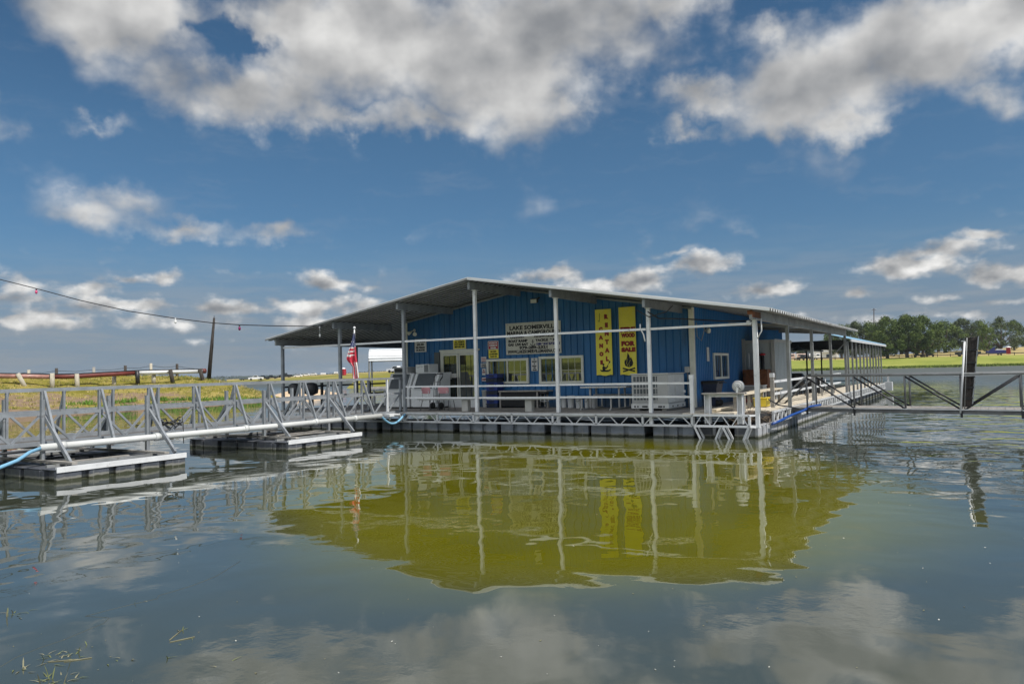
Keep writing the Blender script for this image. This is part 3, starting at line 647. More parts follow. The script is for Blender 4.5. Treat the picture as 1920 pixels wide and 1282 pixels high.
    mb = MB(); mb.tube([(15.0, -.04, 3.32), (15.0, -.05, 3.2), (15.1, -.05, 3.0), (15.14, -.05, 2.8)], .02, 6); mb.build('conduit', WPAINT, b)
    mb = MB(); mb.tube([(18.36, -.03, 3.3), (18.37, -.04, 2.6), (18.37, -.04, ZD)], .018, 6); mb.tube([(18.37, -.04, 2.75), (18.5, -.1, 2.95), (18.5, -.1, 3.28)], .018, 6); mb.build('conduit', WPAINT, b)
    mb = MB(); p = [(15.3, -.2, 3.66), (15.6, -.1, 3.45), (16.2, .2, 3.42), (17.2, .6, 3.32), (18.2, .3, 3.25)]; mb.tube(p, .02, 5); mb.tube([(15.0, -.3, 3.72), (15.35, -.2, 3.5), (15.9, -.25, 3.62), (16.1, -.3, 3.78)], .016, 5); mb.build('cable', BLACKM, b)
    mb = MB(); mb.tube([(15.75, T0-.1, 3.45), (15.76, T0-.1, 3.0), (15.9, T0-.12, 2.85), (16.0, T0-.1, 3.2), (15.98, T0-.1, 3.42)], .015, 5); mb.build('cable', GALV, b)
    # door: double leaf in a pale frame
    f = MB(); f.box((5.49, T0-.075, ZD+.02), (5.56, T0+.0, 2.86)); f.box((7.10, T0-.075, ZD+.02), (7.22, T0, 2.86)); f.box((5.561, T0-.075, 2.76), (7.099, T0, 2.86)); f.box((5.49, T0-.08, ZD+.001), (7.22, T0-.001, ZD+.02))
    f.box((5.45, T0-.09, 2.861), (7.30, T0, 2.92))
    dr = f.build('door_frame', CREAM, b)
    for x0, x1 in ((5.565, 6.30), (6.34, 7.095)):
        mb = MB(); st = .055
        mb.box((x0, T0-.062, ZD+.03), (x0+st, T0-.02, 2.75)); mb.box((x1-st, T0-.062, ZD+.03), (x1, T0-.02, 2.75)); mb.box((x0+st, T0-.062, 2.69), (x1-st, T0-.02, 2.75)); mb.box((x0+st, T0-.062, ZD+.03), (x1-st, T0-.02, ZD+.13))
        lf = mb.build('door', CREAM, b)
        MB().box((x0+st, T0-.04, ZD+.13), (x1-st, T0-.03, 2.69)).build('pane', GLASS if x0 > 6 else GLASSD, lf)
        hx = x1-.03 if x0 < 6 else x0+.03; MB().tube([(hx, T0-.10, 1.55), (hx, T0-.10, 1.85)], .014, 6).build('handle', BLACK, lf)
        if x0 < 6:
            ob = MB(); ob.box((5.72, T0-.046, 1.78), (5.98, T0-.041, 2.06)); ob.box((5.99, T0-.046, 1.83), (6.22, T0-.041, 2.0)); ob.build('paper_notice', SIGNW, lf)
        else:
            MB().box((6.40, T0-.05, 1.22), (6.42, T0-.041, 1.6)).build('push_bar', DGREY, lf)
    MB().box((5.22, T0-.12, ZD+.02), (5.47, T0-.02, 2.84)).build('open_storm_door', DGREY, b)
    MB().box((5.50, T0-.30, ZD+.001), (7.25, T0-.14, 1.05)).build('step', WHITE, b)
    def window(x0, z0, x1, z1, left, right):
        mb = MB(); fr = .085
        mb.box((x0, T0-.085, z0), (x0+fr, T0, z1)); mb.box((x1-fr, T0-.085, z0), (x1, T0, z1)); mb.box((x0+fr, T0-.085, z1-fr), (x1-fr, T0, z1)); mb.box((x0+fr, T0-.095, z0), (x1-fr, T0, z0+fr))
        xm = (x0+x1)/2+.0; mb.box((xm-.028, T0-.075, z0+fr), (xm+.028, T0, z1-fr)); wn = mb.build('window', CREAM, b)
        MB().box((x0+fr, T0-.036, z0+fr), (xm-.028, T0-.03, z1-fr)).build('pane', left, wn); MB().box((xm+.028, T0-.046, z0+fr), (x1-fr, T0-.04, z1-fr)).build('pane', right, wn)
        s_ = MB()
        for k in (1, 2): xx = xm+.028+(x1-fr-xm-.028)*k/3; s_.box((xx-.006, T0-.05, z0+fr), (xx+.006, T0-.0465, z1-fr))
        zz = (z0+z1)/2-.02; s_.box((xm+.028, T0-.0535, zz-.006), (x1-fr, T0-.0505, zz+.006)); s_.build('muntin', CREAM, wn)
    window(7.63, 1.57, 9.44, 2.50, GLASSD, GLASS); window(9.88, 1.55, 11.66, 2.53, GLASSD, GLASS)
    # side window
    t0, t1, z0, z1 = 5.16, 6.98, 1.57, 2.49; fr = .085; s = S1+.02; mb = MB()
    mb.box((s, t0, z0), (s+.06, t0+fr, z1)); mb.box((s, t1-fr, z0), (s+.06, t1, z1)); mb.box((s, t0+fr, z1-fr), (s+.06, t1-fr, z1)); mb.box((s, t0+fr, z0), (s+.07, t1-fr, z0+fr)); mb.box((s, 6.04, z0+fr), (s+.05, 6.12, z1-fr)); wn = mb.build('side_window', CREAM, b)
    MB().box((s, t0+fr, z0+fr), (s+.02, 6.04, z1-fr)).build('pane', GLASSD, wn); MB().box((s, 6.12, z0+fr), (s+.02, t1-fr, z1-fr)).build('pane', CARGLASS, wn)
    # pale lean-to on the right side of the shop
    mb = MB(); pr = ribbed(3.1, .24, .02); n = len(pr); sx = 16.82
    mb.box((S1+.04, 9.1, ZD), (sx, 12.2, 2.98))
    mb.add([(sx+.002+o, 9.1+u, ZD) for u, o in pr]+[(sx+.002+o, 9.1+u, 2.98) for u, o in pr], [(i, i+1, n+i+1, n+i) for i in range(n-1)])
    ln = mb.build('lean_to', SHED, b)
    mb = MB(); mb.box((S1+.04, 9.03, ZD), (S1+.16, 9.098, 3.06)); mb.box((sx-.10, 9.03, ZD), (sx+.03, 9.098, 3.0)); mb.box((S1+.16, 9.05, 2.88), (sx-.1, 9.098, 3.0)); mb.box((sx+.024, 9.1, 2.9), (sx+.04, 12.2, 3.02)); mb.build('trim', ACG, ln)
    return b
SHOP = build_shop()

# ------------------------------------------------------------------ left gangway on its two rafts
def build_left_gangway():
    A, B_, TA = 5.9, 4.42, -16.2
    g = empty('gangway', (5.15, -8, .7), 'grey steel truss gangway with slanted outrigger braces leading from the bank to the shop dock', 'gangway')
    mb = MB(); mb.bar((A, TA, 1.86), (A, .05, 1.88), .07, .07); mb.build('near_top_rail', GALV, g)
    mb = MB(); mb.bar((B_, TA, 1.86), (B_, .05, 1.88), .07, .07); mb.build('far_top_rail', GALV, g)
    mb = MB(); mb.bar((A, TA, 1.34), (A, .05, 1.35), .06, .075); mb.build('near_mid_rail', GALV, g)
    mb = MB(); mb.bar((B_, TA, 1.34), (B_, .05, 1.35), .06, .075); mb.build('far_mid_rail', GALV, g)
    mb = MB(); mb.bar((A, TA, .70), (A, .05, .70), .07, .09); mb.bar((A, TA, .56), (A, .0, .57), .05, .05); mb.build('near_chord', GALV, g)
    mb = MB(); mb.bar((B_, TA, .72), (B_, .05, .72), .07, .10); mb.build('far_chord', GALV, g)
    mb = MB(); rnd = random.Random(4); t = TA
    while t < 0: mb.box((B_+.04, t, .64+rnd.uniform(-.004, .004)), (A-.04, t+.19, .68)); t += .2
    mb.build('walkway', WALK, g)
    ts = [-16.15, -14.87, -13.58, -12.29, -11.0, -9.75, -8.47, -7.18, -5.96, -4.63, -3.35, -2.03, -.74]
    for i, t in enumerate(ts):
        last = i == len(ts)-1; m = WPAINT if last else GALV
        MB().bar((A, t, .66), (A, t, 1.85), .065, .05).build('post', m, g); MB().bar((B_, t, .66), (B_, t, 1.85), .065, .05).build('post', GALV, g)
        if not last:
            MB().bar((A+.02, t+.035, 1.84), (6.42, t+.05, .60), .05, .07).build('slanted_brace', GALV, g)
            MB().bar((B_-.02, t+.035, 1.84), (B_-.5, t+.05, .62), .05, .07).build('slanted_brace', GALV, g)
        mb = MB(); mb.bar((B_-.5, t+.02, .60), (6.46, t+.02, .60), .05, .06); mb.build('cross_member', GALVD, g)
        if i < len(ts)-1:
            u = ts[i+1]; m_ = (t+u)/2
            for s in (A, B_):
                mb = MB(); mb.bar((s, t+.05, 1.30), (s, m_-.02, .74), .035, .05); mb.bar((s, m_+.02, .74), (s, u-.05, 1.30), .035, .05); mb.build('diagonal', GALV, g)
    mb = MB(); mb.bar((A, -.02, .68), (A, -.02, 1.88), .07); mb.bar((A, -.70, .75), (A, -.06, 1.3), .035, .05); mb.build('end_frame', GALV, g); MB().bar((B_, -.02, .68), (B_, -.02, 1.88), .07).build('end_frame', GALV, g)
    mb = MB(); mb.box((A-.1, -.98, .58), (A+.30, -.42, .66)); mb.bar((A+.1, -.74, .45), (A+.1, -.74, .62), .05); mb.build('hinge_plate', WPAINT, g)
    for t in (-12.31, -9.83, -6.2, -3.65):
        for s, foot, m in ((A+.06, 6.95, GALV), (B_-.06, 3.5, GALV)):
            MB().bar((s, t, .26), (s, t, 1.66), .08).build('float_leg', m, g)
            MB().bar((s, t+.045, 1.30), (foot, t+.06, .29), .055, .085).build('float_brace', m, g)
    p = MB(); p.tube([(6.42, -12.62, .655), (6.42, -9.6, .655), (6.42, -6, .645), (6.42, -1.68, .66)], .075, 12)
    for t in (-12.2, -9.95, -7.3, -4.7, -3.0): p.tube([(6.42, t, .655), (6.42, t+.12, .655)], .095, 12)
    tag(p.build('water_pipe', WPIPE), 'thick white plastic pipe hung along the outside of the left gangway', 'pipe')
    h = MB(); h.tube([(6.42, -12.55, .655), (6.6, -12.9, .60), (6.9, -13.3, .48), (7.2, -13.8, .40), (7.5, -14.5, .3), (7.7, -15.5, .12), (7.8, -16.4, -.1)], .038, 8); tag(h.build('hose', HOSEB), 'pale blue hose running from the white pipe down into the water', 'hose')
    h = MB(); pts = []
    P0, P1, P2 = Vector((6.42, -1.75, .66)), Vector((6.45, -.35, .56)), Vector((6.2, -.12, .62))
    for k in range(13):
        u = k/12; pts.append(Vector((6.42-.2*u, -1.72+1.55*u, .66-.30*math.sin(math.pi*min(1, u*1.02))**1.0 -.06*u+ .02)))
    h.tube(pts, .035, 8); tag(h.build('hose', HOSEB), 'pale blue hose sagging between the white pipe and the shop dock', 'hose')
    c = MB(); c.tube([(6.05, -16, .56), (6.05, -12.6, .58), (6.02, -11, .66), (6.0, -9, .60), (6.03, -7, .66), (6.0, -4, .63), (6.05, -1.5, .62)], .03, 6); tag(c.build('cable', BLACKM), 'black cable lashed along the lower edge of the left gangway', 'cable')
    # tangled rope hanging on the middle panel
    r = MB(); rnd = random.Random(9); c0 = ps(318, 788, 5.98)
    for k in range(5):
        pts = [c0+Vector((.04*math.sin(j*1.3+k), -.30+j*.07, .06*math.sin(j*.9+k*1.7)-.03*k+rnd.uniform(-.03, .03))) for j in range(10)]; r.tube(pts, .016, 5)
    r.tube([c0+Vector((.03, .33, .1)), c0+Vector((.03, .36, -.1)), c0+Vector((.05, .36, -.6))], .012, 5); r.tube([c0+Vector((.03, -.3, .1)), c0+Vector((.02, -.33, -.1)), c0+Vector((.02, -.2, -.22))], .016, 5)
    tag(r.build('rope', BLACKM), 'tangle of dark rope hung on the middle of the left gangway', 'rope')
    def raft(t0, t1, label, lumber):
        rf = empty('float_raft', (5.5, (t0+t1)/2, 0), label, 'raft', 'black float rafts under the left gangway')
        s0, s1 = 3.2, 7.38; wd = .62
        pontoon((s1-wd, t0), (s1, t1), 5, 'y', FLOAT, rf, z1=.255); pontoon((s0, t0), (s0+wd, t1), 5, 'y', FLOAT, rf, z1=.255)
        for ta in (t0, t1-wd):
            pontoon((s0+wd+.02, ta), (5.28, ta+wd), 2, 'x', FLOAT, rf, z1=.25); pontoon((5.34, ta), (s1-wd-.02, ta+wd), 2, 'x', FLOAT, rf, z1=.25)
        mb = MB(); mb.box((s1-.04, t0-.01, .256), (s1+.025, t1+.01, .30)); mb.box((s1+.002, t0-.01, .19), (s1+.025, t1+.01, .2555)); mb.build('edge_angle', WPAINT, rf)
        MB().box((s1-wd, t0+.1, .256), (s1-wd+.07, t1-.1, .31)).build('edge_angle', GALVD, rf); MB().box((s0+wd-.07, t0+.1, .256), (s0+wd, t1-.1, .31)).build('edge_angle', GALVD, rf)
        for ya in (t0+.36, t1-.48): MB().box((s0, ya, .3105), (s1-.1, ya+.12, .36)).build('cross_beam', WOODG, rf)
        if lumber:
            mb = MB(); mb.bar((6.5, t0+.6, .30), (6.55, t1-.9, .30), .09, .04); mb.build('board', WOODG, rf); mb = MB(); mb.bar((5.2, t0+.9, .30), (5.6, t1-.3, .30), .14, .05); mb.build('board', BLACK, rf)
        else:
            mb = MB()
            for k in range(3): mb.box((5.3+k*.36, t0+.9, .31), (5.62+k*.36, t1-.4, .345))
            mb.build('board', WOODG, rf)
    raft(-12.78, -9.80, 'black float raft with loose boards at the near left, below the gangway', True); raft(-6.62, -3.72, 'black float raft nearer the shop with a plank deck, below the gangway', False)
build_left_gangway()

# ------------------------------------------------------------------ flag on the gangway
def build_flag():
    base = ps(667, 768, 4.9); base.z = .68; top = ps(662, 617, 4.9); x, y = base.x, base.y
    f = empty('flag', (x, y, .68), 'faded flag of stars and red and white stripes hanging limp on a white pole', 'flag')
    p = MB(); p.tube([(x, y, .68), (x, y, top.z)], [.028, .022], 8); p.lathe((x, y, top.z), [(.0, 0), (.04, .02), (.05, .05), (.03, .085), (0, .095)], 10); p.build('pole', WPAINT, f)
    zt, zb = top.z-.12, 1.86; mb = MB(); nv, nu = 40, 14
    ux = Vector((RX.x, RX.y, 0)).normalized(); uy = Vector((-ux.y, ux.x, 0))
    def edge(v):   # left and right edge of the limp cloth, metres from the pole
        l = lerp_tab([(0, -.03), (.15, -.08), (.3, -.16), (.5, -.27), (.56, -.29), (.66, -.18), (.72, -.09), (.85, -.10), (1, -.09)], v)[0]
        r = lerp_tab([(0, .03), (.3, .05), (.5, .07), (.7, .10), (.95, .14), (1, .06)], v)[0]; return l, r
    vs = []
    for j in range(nv+1):
        v = j/nv; l, r = edge(v); z = zt+(zb-zt)*v
        for i in range(nu+1):
            u = i/nu; a = l+(r-l)*u; fold = .05*math.sin(u*11+v*2)+.025*math.sin(u*23-v*5)
            q = Vector((x, y, z-.05*math.sin(u*3.1)*(1 if v > .9 else .4)))+ux*a+uy*(-.05+fold*min(1, .3+v)); vs.append(tuple(q))
    for j in range(nv):
        for i in range(nu):
            v, u = (j+.5)/nv, (i+.5)/nu
            if v < .62:
                if v < .30: mi = 2 if (i*3+j*5) % 7 else 1
                else: mi = 1 if int((v-.30)*25+u*.7) % 2 == 0 else 0
                if v > .30 and u > .78: mi = 0
                if v > .53: mi = 0
            else: mi = 0 if int(u*6.2+v*.9) % 2 else 1
            if v > .96: mi = 1
            k = j*(nu+1)+i; mb.add([], []); mb.f.append((k, k+1, k+nu+2, k+nu+1)); mb.sm.append(True); mb.mi.append(mi)
    mb.v = vs; mb.build('cloth', [FRED, FWHITE, FBLUE], f)
build_flag()

# ------------------------------------------------------------------ right gangway and its pile
def build_right_gangway():
    P0 = Vector((18.83, 4.2, 0)); dv = Vector((24.45-18.83, 3.05-4.2, 0)); L = dv.length/4; dv.normalize(); nv = Vector((.02, 1, 0))
    g = empty('gangway', (21.6, 3.7, .6), 'open steel pipe gangway running off the right edge of the photo from the dock', 'gangway')
    zb, zt = .60, 1.645
    def at(k, z, w=0): return P0+dv*(L*k)+nv*w+Vector((0, 0, z))
    for w, nm in ((0, 'near'), (1.45, 'far')):
        m = GALVD
        mb = MB(); mb.tube([at(0, zt, w), at(8.2, zt-.01, w)], .035, 8); mb.build(nm+'_top_rail', m, g)
        mb = MB(); mb.bar(at(-.85, zb-.03, w), at(8.2, zb-.03, w), .07, .08); mb.build(nm+'_chord', STEELD, g)
        MB().tube([at(0, zt, w), at(-.82, zb+.03, w)], .03, 8).build('end_brace', STEELD, g)
        for k in range(0, 9):
            MB().tube([at(k, zb, w), at(k, zt, w)], .027, 8).build('post', STEELD, g)
        for k in range(0, 8):
            a, c = (at(k, zt-.05, w), at(k+1, zb+.05, w)) if k < 3 else (at(k, zb+.05, w), at(k+1, zt-.05, w))
            if k == 3: a, c = at(3.06, zb+.05, w), at(4, zt-.05, w)
            MB().tube([a, c], .026, 8).build('diagonal', BLACKM, g)
    mb = MB(); rnd = random.Random(8); k = -.8
    while k < 8.2: 
        a, c = at(k, .652, .0), at(k, .652, 1.5); mb.bar(a, c, .19, .03); k += .2/L
    mb.build('walkway', DECK, g)
    mb = MB(); mb.bar(at(-.85, .652, -.055), at(8.2, .652, -.055), .03, .035); mb.bar(at(2.9, 1.59, -.0), at(4.3, 1.61, -.0), .03, .02); mb.build('toe_board', FRONTW, g)
    mb = MB()
    for k in (0, 1, 3, 4, 5, 6): mb.bar(at(k, .44, -.04), at(k, .66, -.04), .06)
    mb.build('bracket', BLACKM, g)
    # dark timber fender plank with a steel edge, and a white pipe beside it, both standing in the gangway
    b0 = pt(1812, 768, 3.85); tp = pt(1822, 632, 3.85); lean = (tp-b0)/(tp.z-b0.z); b0 = b0+lean*(.70-b0.z)
    p = empty('fender_plank', tuple(b0), 'thick dark weathered timber plank leaning upright in the right gangway', 'plank')
    mb = MB(); n = 26; vs = []; rnd = random.Random(6); prof = [(-.19, -.07), (-.06, -.085), (.07, -.075), (.17, -.08), (.18, .07), (-.18, .08)]
    for i in range(n):
        z = b0.z+i*(tp.z-b0.z)/(n-1); q = b0+lean*(z-b0.z); wd = .66+.18*i/(n-1)
        for (u, v) in prof: vs.append((q.x+u*wd*(1+rnd.uniform(-.05, .05)), q.y+v*(1+rnd.uniform(-.3, .1)), z+(rnd.uniform(-.015, .015) if i == n-1 else 0)))
    k = len(prof); mb.add(vs, [(i*k+j, i*k+(j+1) % k, i*k+k+(j+1) % k, i*k+k+j) for i in range(n-1) for j in range(k)]+[tuple(range((n-1)*k, n*k))]); mb.build('timber', PLANKB, p)
    mb = MB(); mb.bar(b0+Vector((.14, -.02, .02)), tp+Vector((.165, -.02, .02)), .03, .16, up=(0, 1, 0)); mb.build('steel_channel', GALV, p)
    for z in (.95, 1.25, 1.55, 1.95, 2.3): q = b0+lean*(z-b0.z); wd = .128+.032*(z-.7)/1.9; MB().box((q.x-wd-.01, q.y-.10, z-.022), (q.x+wd+.005, q.y-.06, z+.022)).build('strap', BLACKM, p)
    a0 = at(2.98, .56, -.06); w_ = MB(); tp2 = pt(1808.5, 640, a0.y); w_.tube([a0, (tp2.x, tp2.y, tp2.z)], .028, 10); w_.box((tp2.x-.08, tp2.y-.03, tp2.z-.0), (tp2.x+.02, tp2.y+.03, tp2.z+.02))
    tag(w_.build('pipe_post', WPAINT), 'rusty white pipe post clamped to the right gangway beside the dark plank', 'post')
    MB_ = MB(); MB_.tube([at(3.0, .66, .10)+Vector((.07, 0, 0)), pt(1813, 633, a0.y+.15)], .014, 6); tag(MB_.build('rod', GALVD), 'thin grey rod standing between the white pipe post and the dark plank', 'rod')
    h = MB(); h.tube([(18.35, 1.4, .33), (18.45, 1.9, .38), (18.6, 3.0, .5), (18.75, 3.9, .57), (18.9, 4.3, .68), (19.1, 4.9, .7)], .04, 8); tag(h.build('hose', HOSED), 'bright blue hose curling off the dock under the right gangway end', 'hose')
    c = MB(); c.tube([(18.1, 2.2, 1.0), (18.25, 2.8, .80), (18.45, 3.6, .70), (18.7, 4.1, .60), (18.95, 4.12, .66), (19.6, 3.98, .67)], .02, 6); tag(c.build('cable', BLACKM), 'black cable drooping onto the right gangway end', 'cable')
    # tangle of dry twigs caught under the landing
    t = MB(); rnd = random.Random(21)
    for _ in range(260):
        q = Vector((17.8+rnd.gauss(0, .22), 1.3+rnd.gauss(0, .5), .52+rnd.gauss(0, .09))); d = Vector((rnd.gauss(0, 1), rnd.gauss(0, 1), rnd.gauss(0, .5))).normalized()*rnd.uniform(.08, .25); t.bar(q-d, q+d, .008)
    tag(t.build('driftwood', BRUSH), kind='stuff')
build_right_gangway()

# ------------------------------------------------------------------ covered boat slips behind
def build_slips():
    b = empty('boat_slip', (13, 26, .2), 'long open boat slip shed with a pale blue roof on thin posts behind the shop', 'boat slip')
    e0, e1, ta, tb = 18.45, 7.0, 17.65, 34.0; rs = (e0+e1)/2; zr = 3.15; sl = .27
    for side, se in ((1, e0), (-1, e1)):
        mb = MB(); us = []; t = ta
        while t < tb-.01: us += [(t, 0), (t+.03, .03), (t+.09, .03), (t+.12, 0)]; t += .3
        us.append((tb, 0)); n = len(us); zt = zr+abs(rs-e0)*sl
        mb.add([(rs, u, zt+h) for u, h in us]+[(se, u, zr+h) for u, h in us], [(i, i+1, n+i+1, n+i) if side < 0 else (n+i, n+i+1, i+1, i) for i in range(n-1)])
        mb.build('roof', SLIPROOF, b); MB().box((se-.03, ta, zr-.12), (se+.03, tb, zr-.005)).build('eave_trim', FRONTW, b)
    for k in range(11): MB().bar((18.3, 17.72+k*1.46, .4), (18.3, 17.72+k*1.46, 3.05), .08).build('post', GALVD, b)
    for s in (7.1, 10.9, 14.6):
        for k in range(4): MB().bar((s, 17.72+k*5.2, -.4), (s, 17.72+k*5.2, 3.1), .08).build('post', BLACKM, b)
    for k in range(5): MB().box((e1+.1, ta+.05+k*4.0, zr-.20), (e0-.1, ta+.17+k*4.0, zr-.03)).build('tie_beam', BLACKM, b)
    for s in (7.1, 14.6): MB().box((s-.05, ta, zr-.32), (s+.05, tb, zr-.22)).build('long_beam', BLACKM, b)
    mb = MB(); mb.box((16.9, ta, .58), (18.28, tb, .68)); mb.box((e1, 32.6, .5), (16.9, tb, .6))
    for t in (21.5, 25.4, 29.2): mb.box((8, t, .5), (16.9, t+.7, .6))
    mb.build('walkway', DECKL, b)
    mb = MB(); warren(mb, (18.34, ta), (18.34, tb), .36, .66, .5, 2, w=.04); mb.build('truss', FRONTW, b)
    t = ta+.3; 
    while t < tb-1: pontoon((17.0, t), (18.2, t+.75), 2, 'y', FLOAT, b); t += 1.46
    for s in (15.2, 12.6, 10.0):
        for t in (21.7, 29.4): MB().tube([(s, t, -.3), (s, t, 1.35)], .09, 8).build('pile', DARKWOOD, b)
    mb = MB(); mb.bar((8.0, 32.7, 1.25), (16.9, 32.7, 1.25), .06); mb.bar((8.0, 32.7, .9), (16.9, 32.7, .9), .06); mb.build('rail', BLACKM, b)
    mb = MB(); mb.box((18.3, 33.6, .2), (18.75, 34.3, .75)); mb.bar((18.5, 34, .7), (18.5, 34, 1.25), .12); mb.build('corner_bumper', FRONTW, b)
    c = empty('lamp', (15.9, 18.6, 2.72), 'dark bell lamp hanging under the boat slip beams', 'lamp'); m_ = MB(); m_.lathe((15.9, 18.6, 2.72), [(.30, 0), (.22, .08), (.08, .16), (.03, .26)], 12); m_.build('shade', BLACK, c); MB().tube([(15.9, 18.6, 2.95), (15.9, 18.6, 3.1)], .012, 6).build('cord', BLACK, c)
build_slips()

# ------------------------------------------------------------------ signs on the front wall
TW = T0-.045
def board(name, m, x0, z0, x1, z1, label, cat='sign', lines=(), ink=None, t=TW, sag=0, skew=0, group=None, border=None, bold=.006):
    e = empty(name, ((x0+x1)/2, t, z0), label, cat, group)
    mb = MB(); nx = 8; vs = []; sk = lambda x: skew*((x-x0)/(x1-x0)-.5)
    for (zz, sg) in ((z0, 1), (z1, 0)):
        for dt in (-.012, 0):
            for i in range(nx+1): x = x0+(x1-x0)*i/nx; vs.append((x, t+dt, zz+sk(x)+sg*sag*math.sin(i*1.1)))
    n = nx+1; fs = []
    for i in range(nx): fs += [(i, i+1, 2*n+i+1, 2*n+i), (n+i+1, n+i, 3*n+i, 3*n+i+1), (2*n+i, 2*n+i+1, 3*n+i+1, 3*n+i), (n+i, n+i+1, i+1, i)]
    fs += [(0, 2*n, 3*n, n), (n-1, 2*n-1, 4*n-1, 3*n-1)]
    mb.add(vs, fs); mb.build('panel', m, e)
    if border:
        f = MB(); w_ = .02; f.box((x0, t-.017, z1-w_), (x1, t-.0125, z1)); f.box((x0, t-.017, z0), (x1, t-.0125, z0+w_)); f.box((x0, t-.017, z0+w_), (x0+w_, t-.0125, z1-w_)); f.box((x1-w_, t-.017, z0+w_), (x1, t-.0125, z1-w_)); f.build('border', border, e)
    if lines:
        tm = MB(); inks = ink if isinstance(ink, (list, tuple)) else [ink]
        for ln in lines:
            txt, size, cx, z = ln[:4]; wd = ln[4] if len(ln) > 4 else None; mi = ln[5] if len(ln) > 5 else 0
            text_mesh(tm, txt, size, cx, z+(skew*((cx-x0)/(x1-x0)-.5)), t-.0145, wd, mi, bold, slant=skew/(x1-x0))
        tm.build('lettering', inks, e)
    return e
def silhouette(e, polys, m, name='picture', t=TW):
    mb = MB()
    for po in polys: mb.prism(po, lambda u, v, d: (u, d, v), t-.0165, t-.0135)
    return mb.build(name, m, e)
def big_sign():
    x0, z0, x1, z1 = 8.50, 2.64, 10.80, 3.80
    e = board('shop_sign', TAN, x0, z0, x1, z1, 'large tan signboard with black lettering and an anchor on the blue front wall', lines=[
        ('LAKE SOMERVILLE', .20, 9.66, 3.55, 1.98), ('MARINA & CAMPGROUND', .19, 9.66, 3.36, 2.20), ('CAMPING', .10, 8.98, 3.245, .60), ('FISHING LICENSE', .10, 10.20, 3.245, 1.0),
        ('BOAT RAMP', .125, 9.02, 3.09, .82), ('GAS  LIVE BAIT', .125, 9.02, 2.96, .86), ('TACKLE  & ICE', .115, 10.22, 3.09, .92), ('CABIN & BOAT SLIP RENTALS', .115, 10.27, 2.955, .98, 1),
        ('979-289-2321', .135, 9.66, 2.83, 1.18), ('WWW.LAKESOMERVILLEMARINA.COM', .16, 9.66, 2.685, 2.18)], ink=[INK, INKB], skew=.0, bold=.008)
    cx, cz = 9.645, 3.02
    a = MB(); t = TW-.0165; a.box((cx-.012, t, cz-.10), (cx+.012, t+.002, cz+.10)); a.box((cx-.05, t-.001, cz+.055), (cx+.05, t+.001, cz+.075))
    arc = [(cx+.095*math.cos(th), cz-.01+.095*math.sin(th)) for th in [math.pi*(1.08+.84*k/10) for k in range(11)]]; inn = [(cx+.075*math.cos(th), cz+.005+.085*math.sin(th)) for th in [math.pi*(1.08+.84*k/10) for k in range(11)]]
    a.prism(arc+inn[::-1], lambda u, v, d: (u, d, v), t-.001, t+.001)
    for s in (-1, 1): a.prism([(cx+s*.115, cz-.06), (cx+s*.085, cz+.01), (cx+s*.06, cz-.04)], lambda u, v, d: (u, d, v), t-.001, t+.001)
    ring = [(cx+.024*math.cos(k*.785), cz+.115+.024*math.sin(k*.785)) for k in range(8)]; a.prism(ring, lambda u, v, d: (u, d, v), t-.001, t+.001)
    a.build('anchor', INK, e)
    b = MB()
    for k in range(5): b.tube([(x0+.1+k*.525, TW-.018, z0+.045), (x0+.1+k*.525, TW-.012, z0+.045)], .012, 6); b.tube([(x0+.1+k*.525, TW-.018, z1-.045), (x0+.1+k*.525, TW-.012, z1-.045)], .012, 6)
    b.build('screw', RUSTM, e)
big_sign()
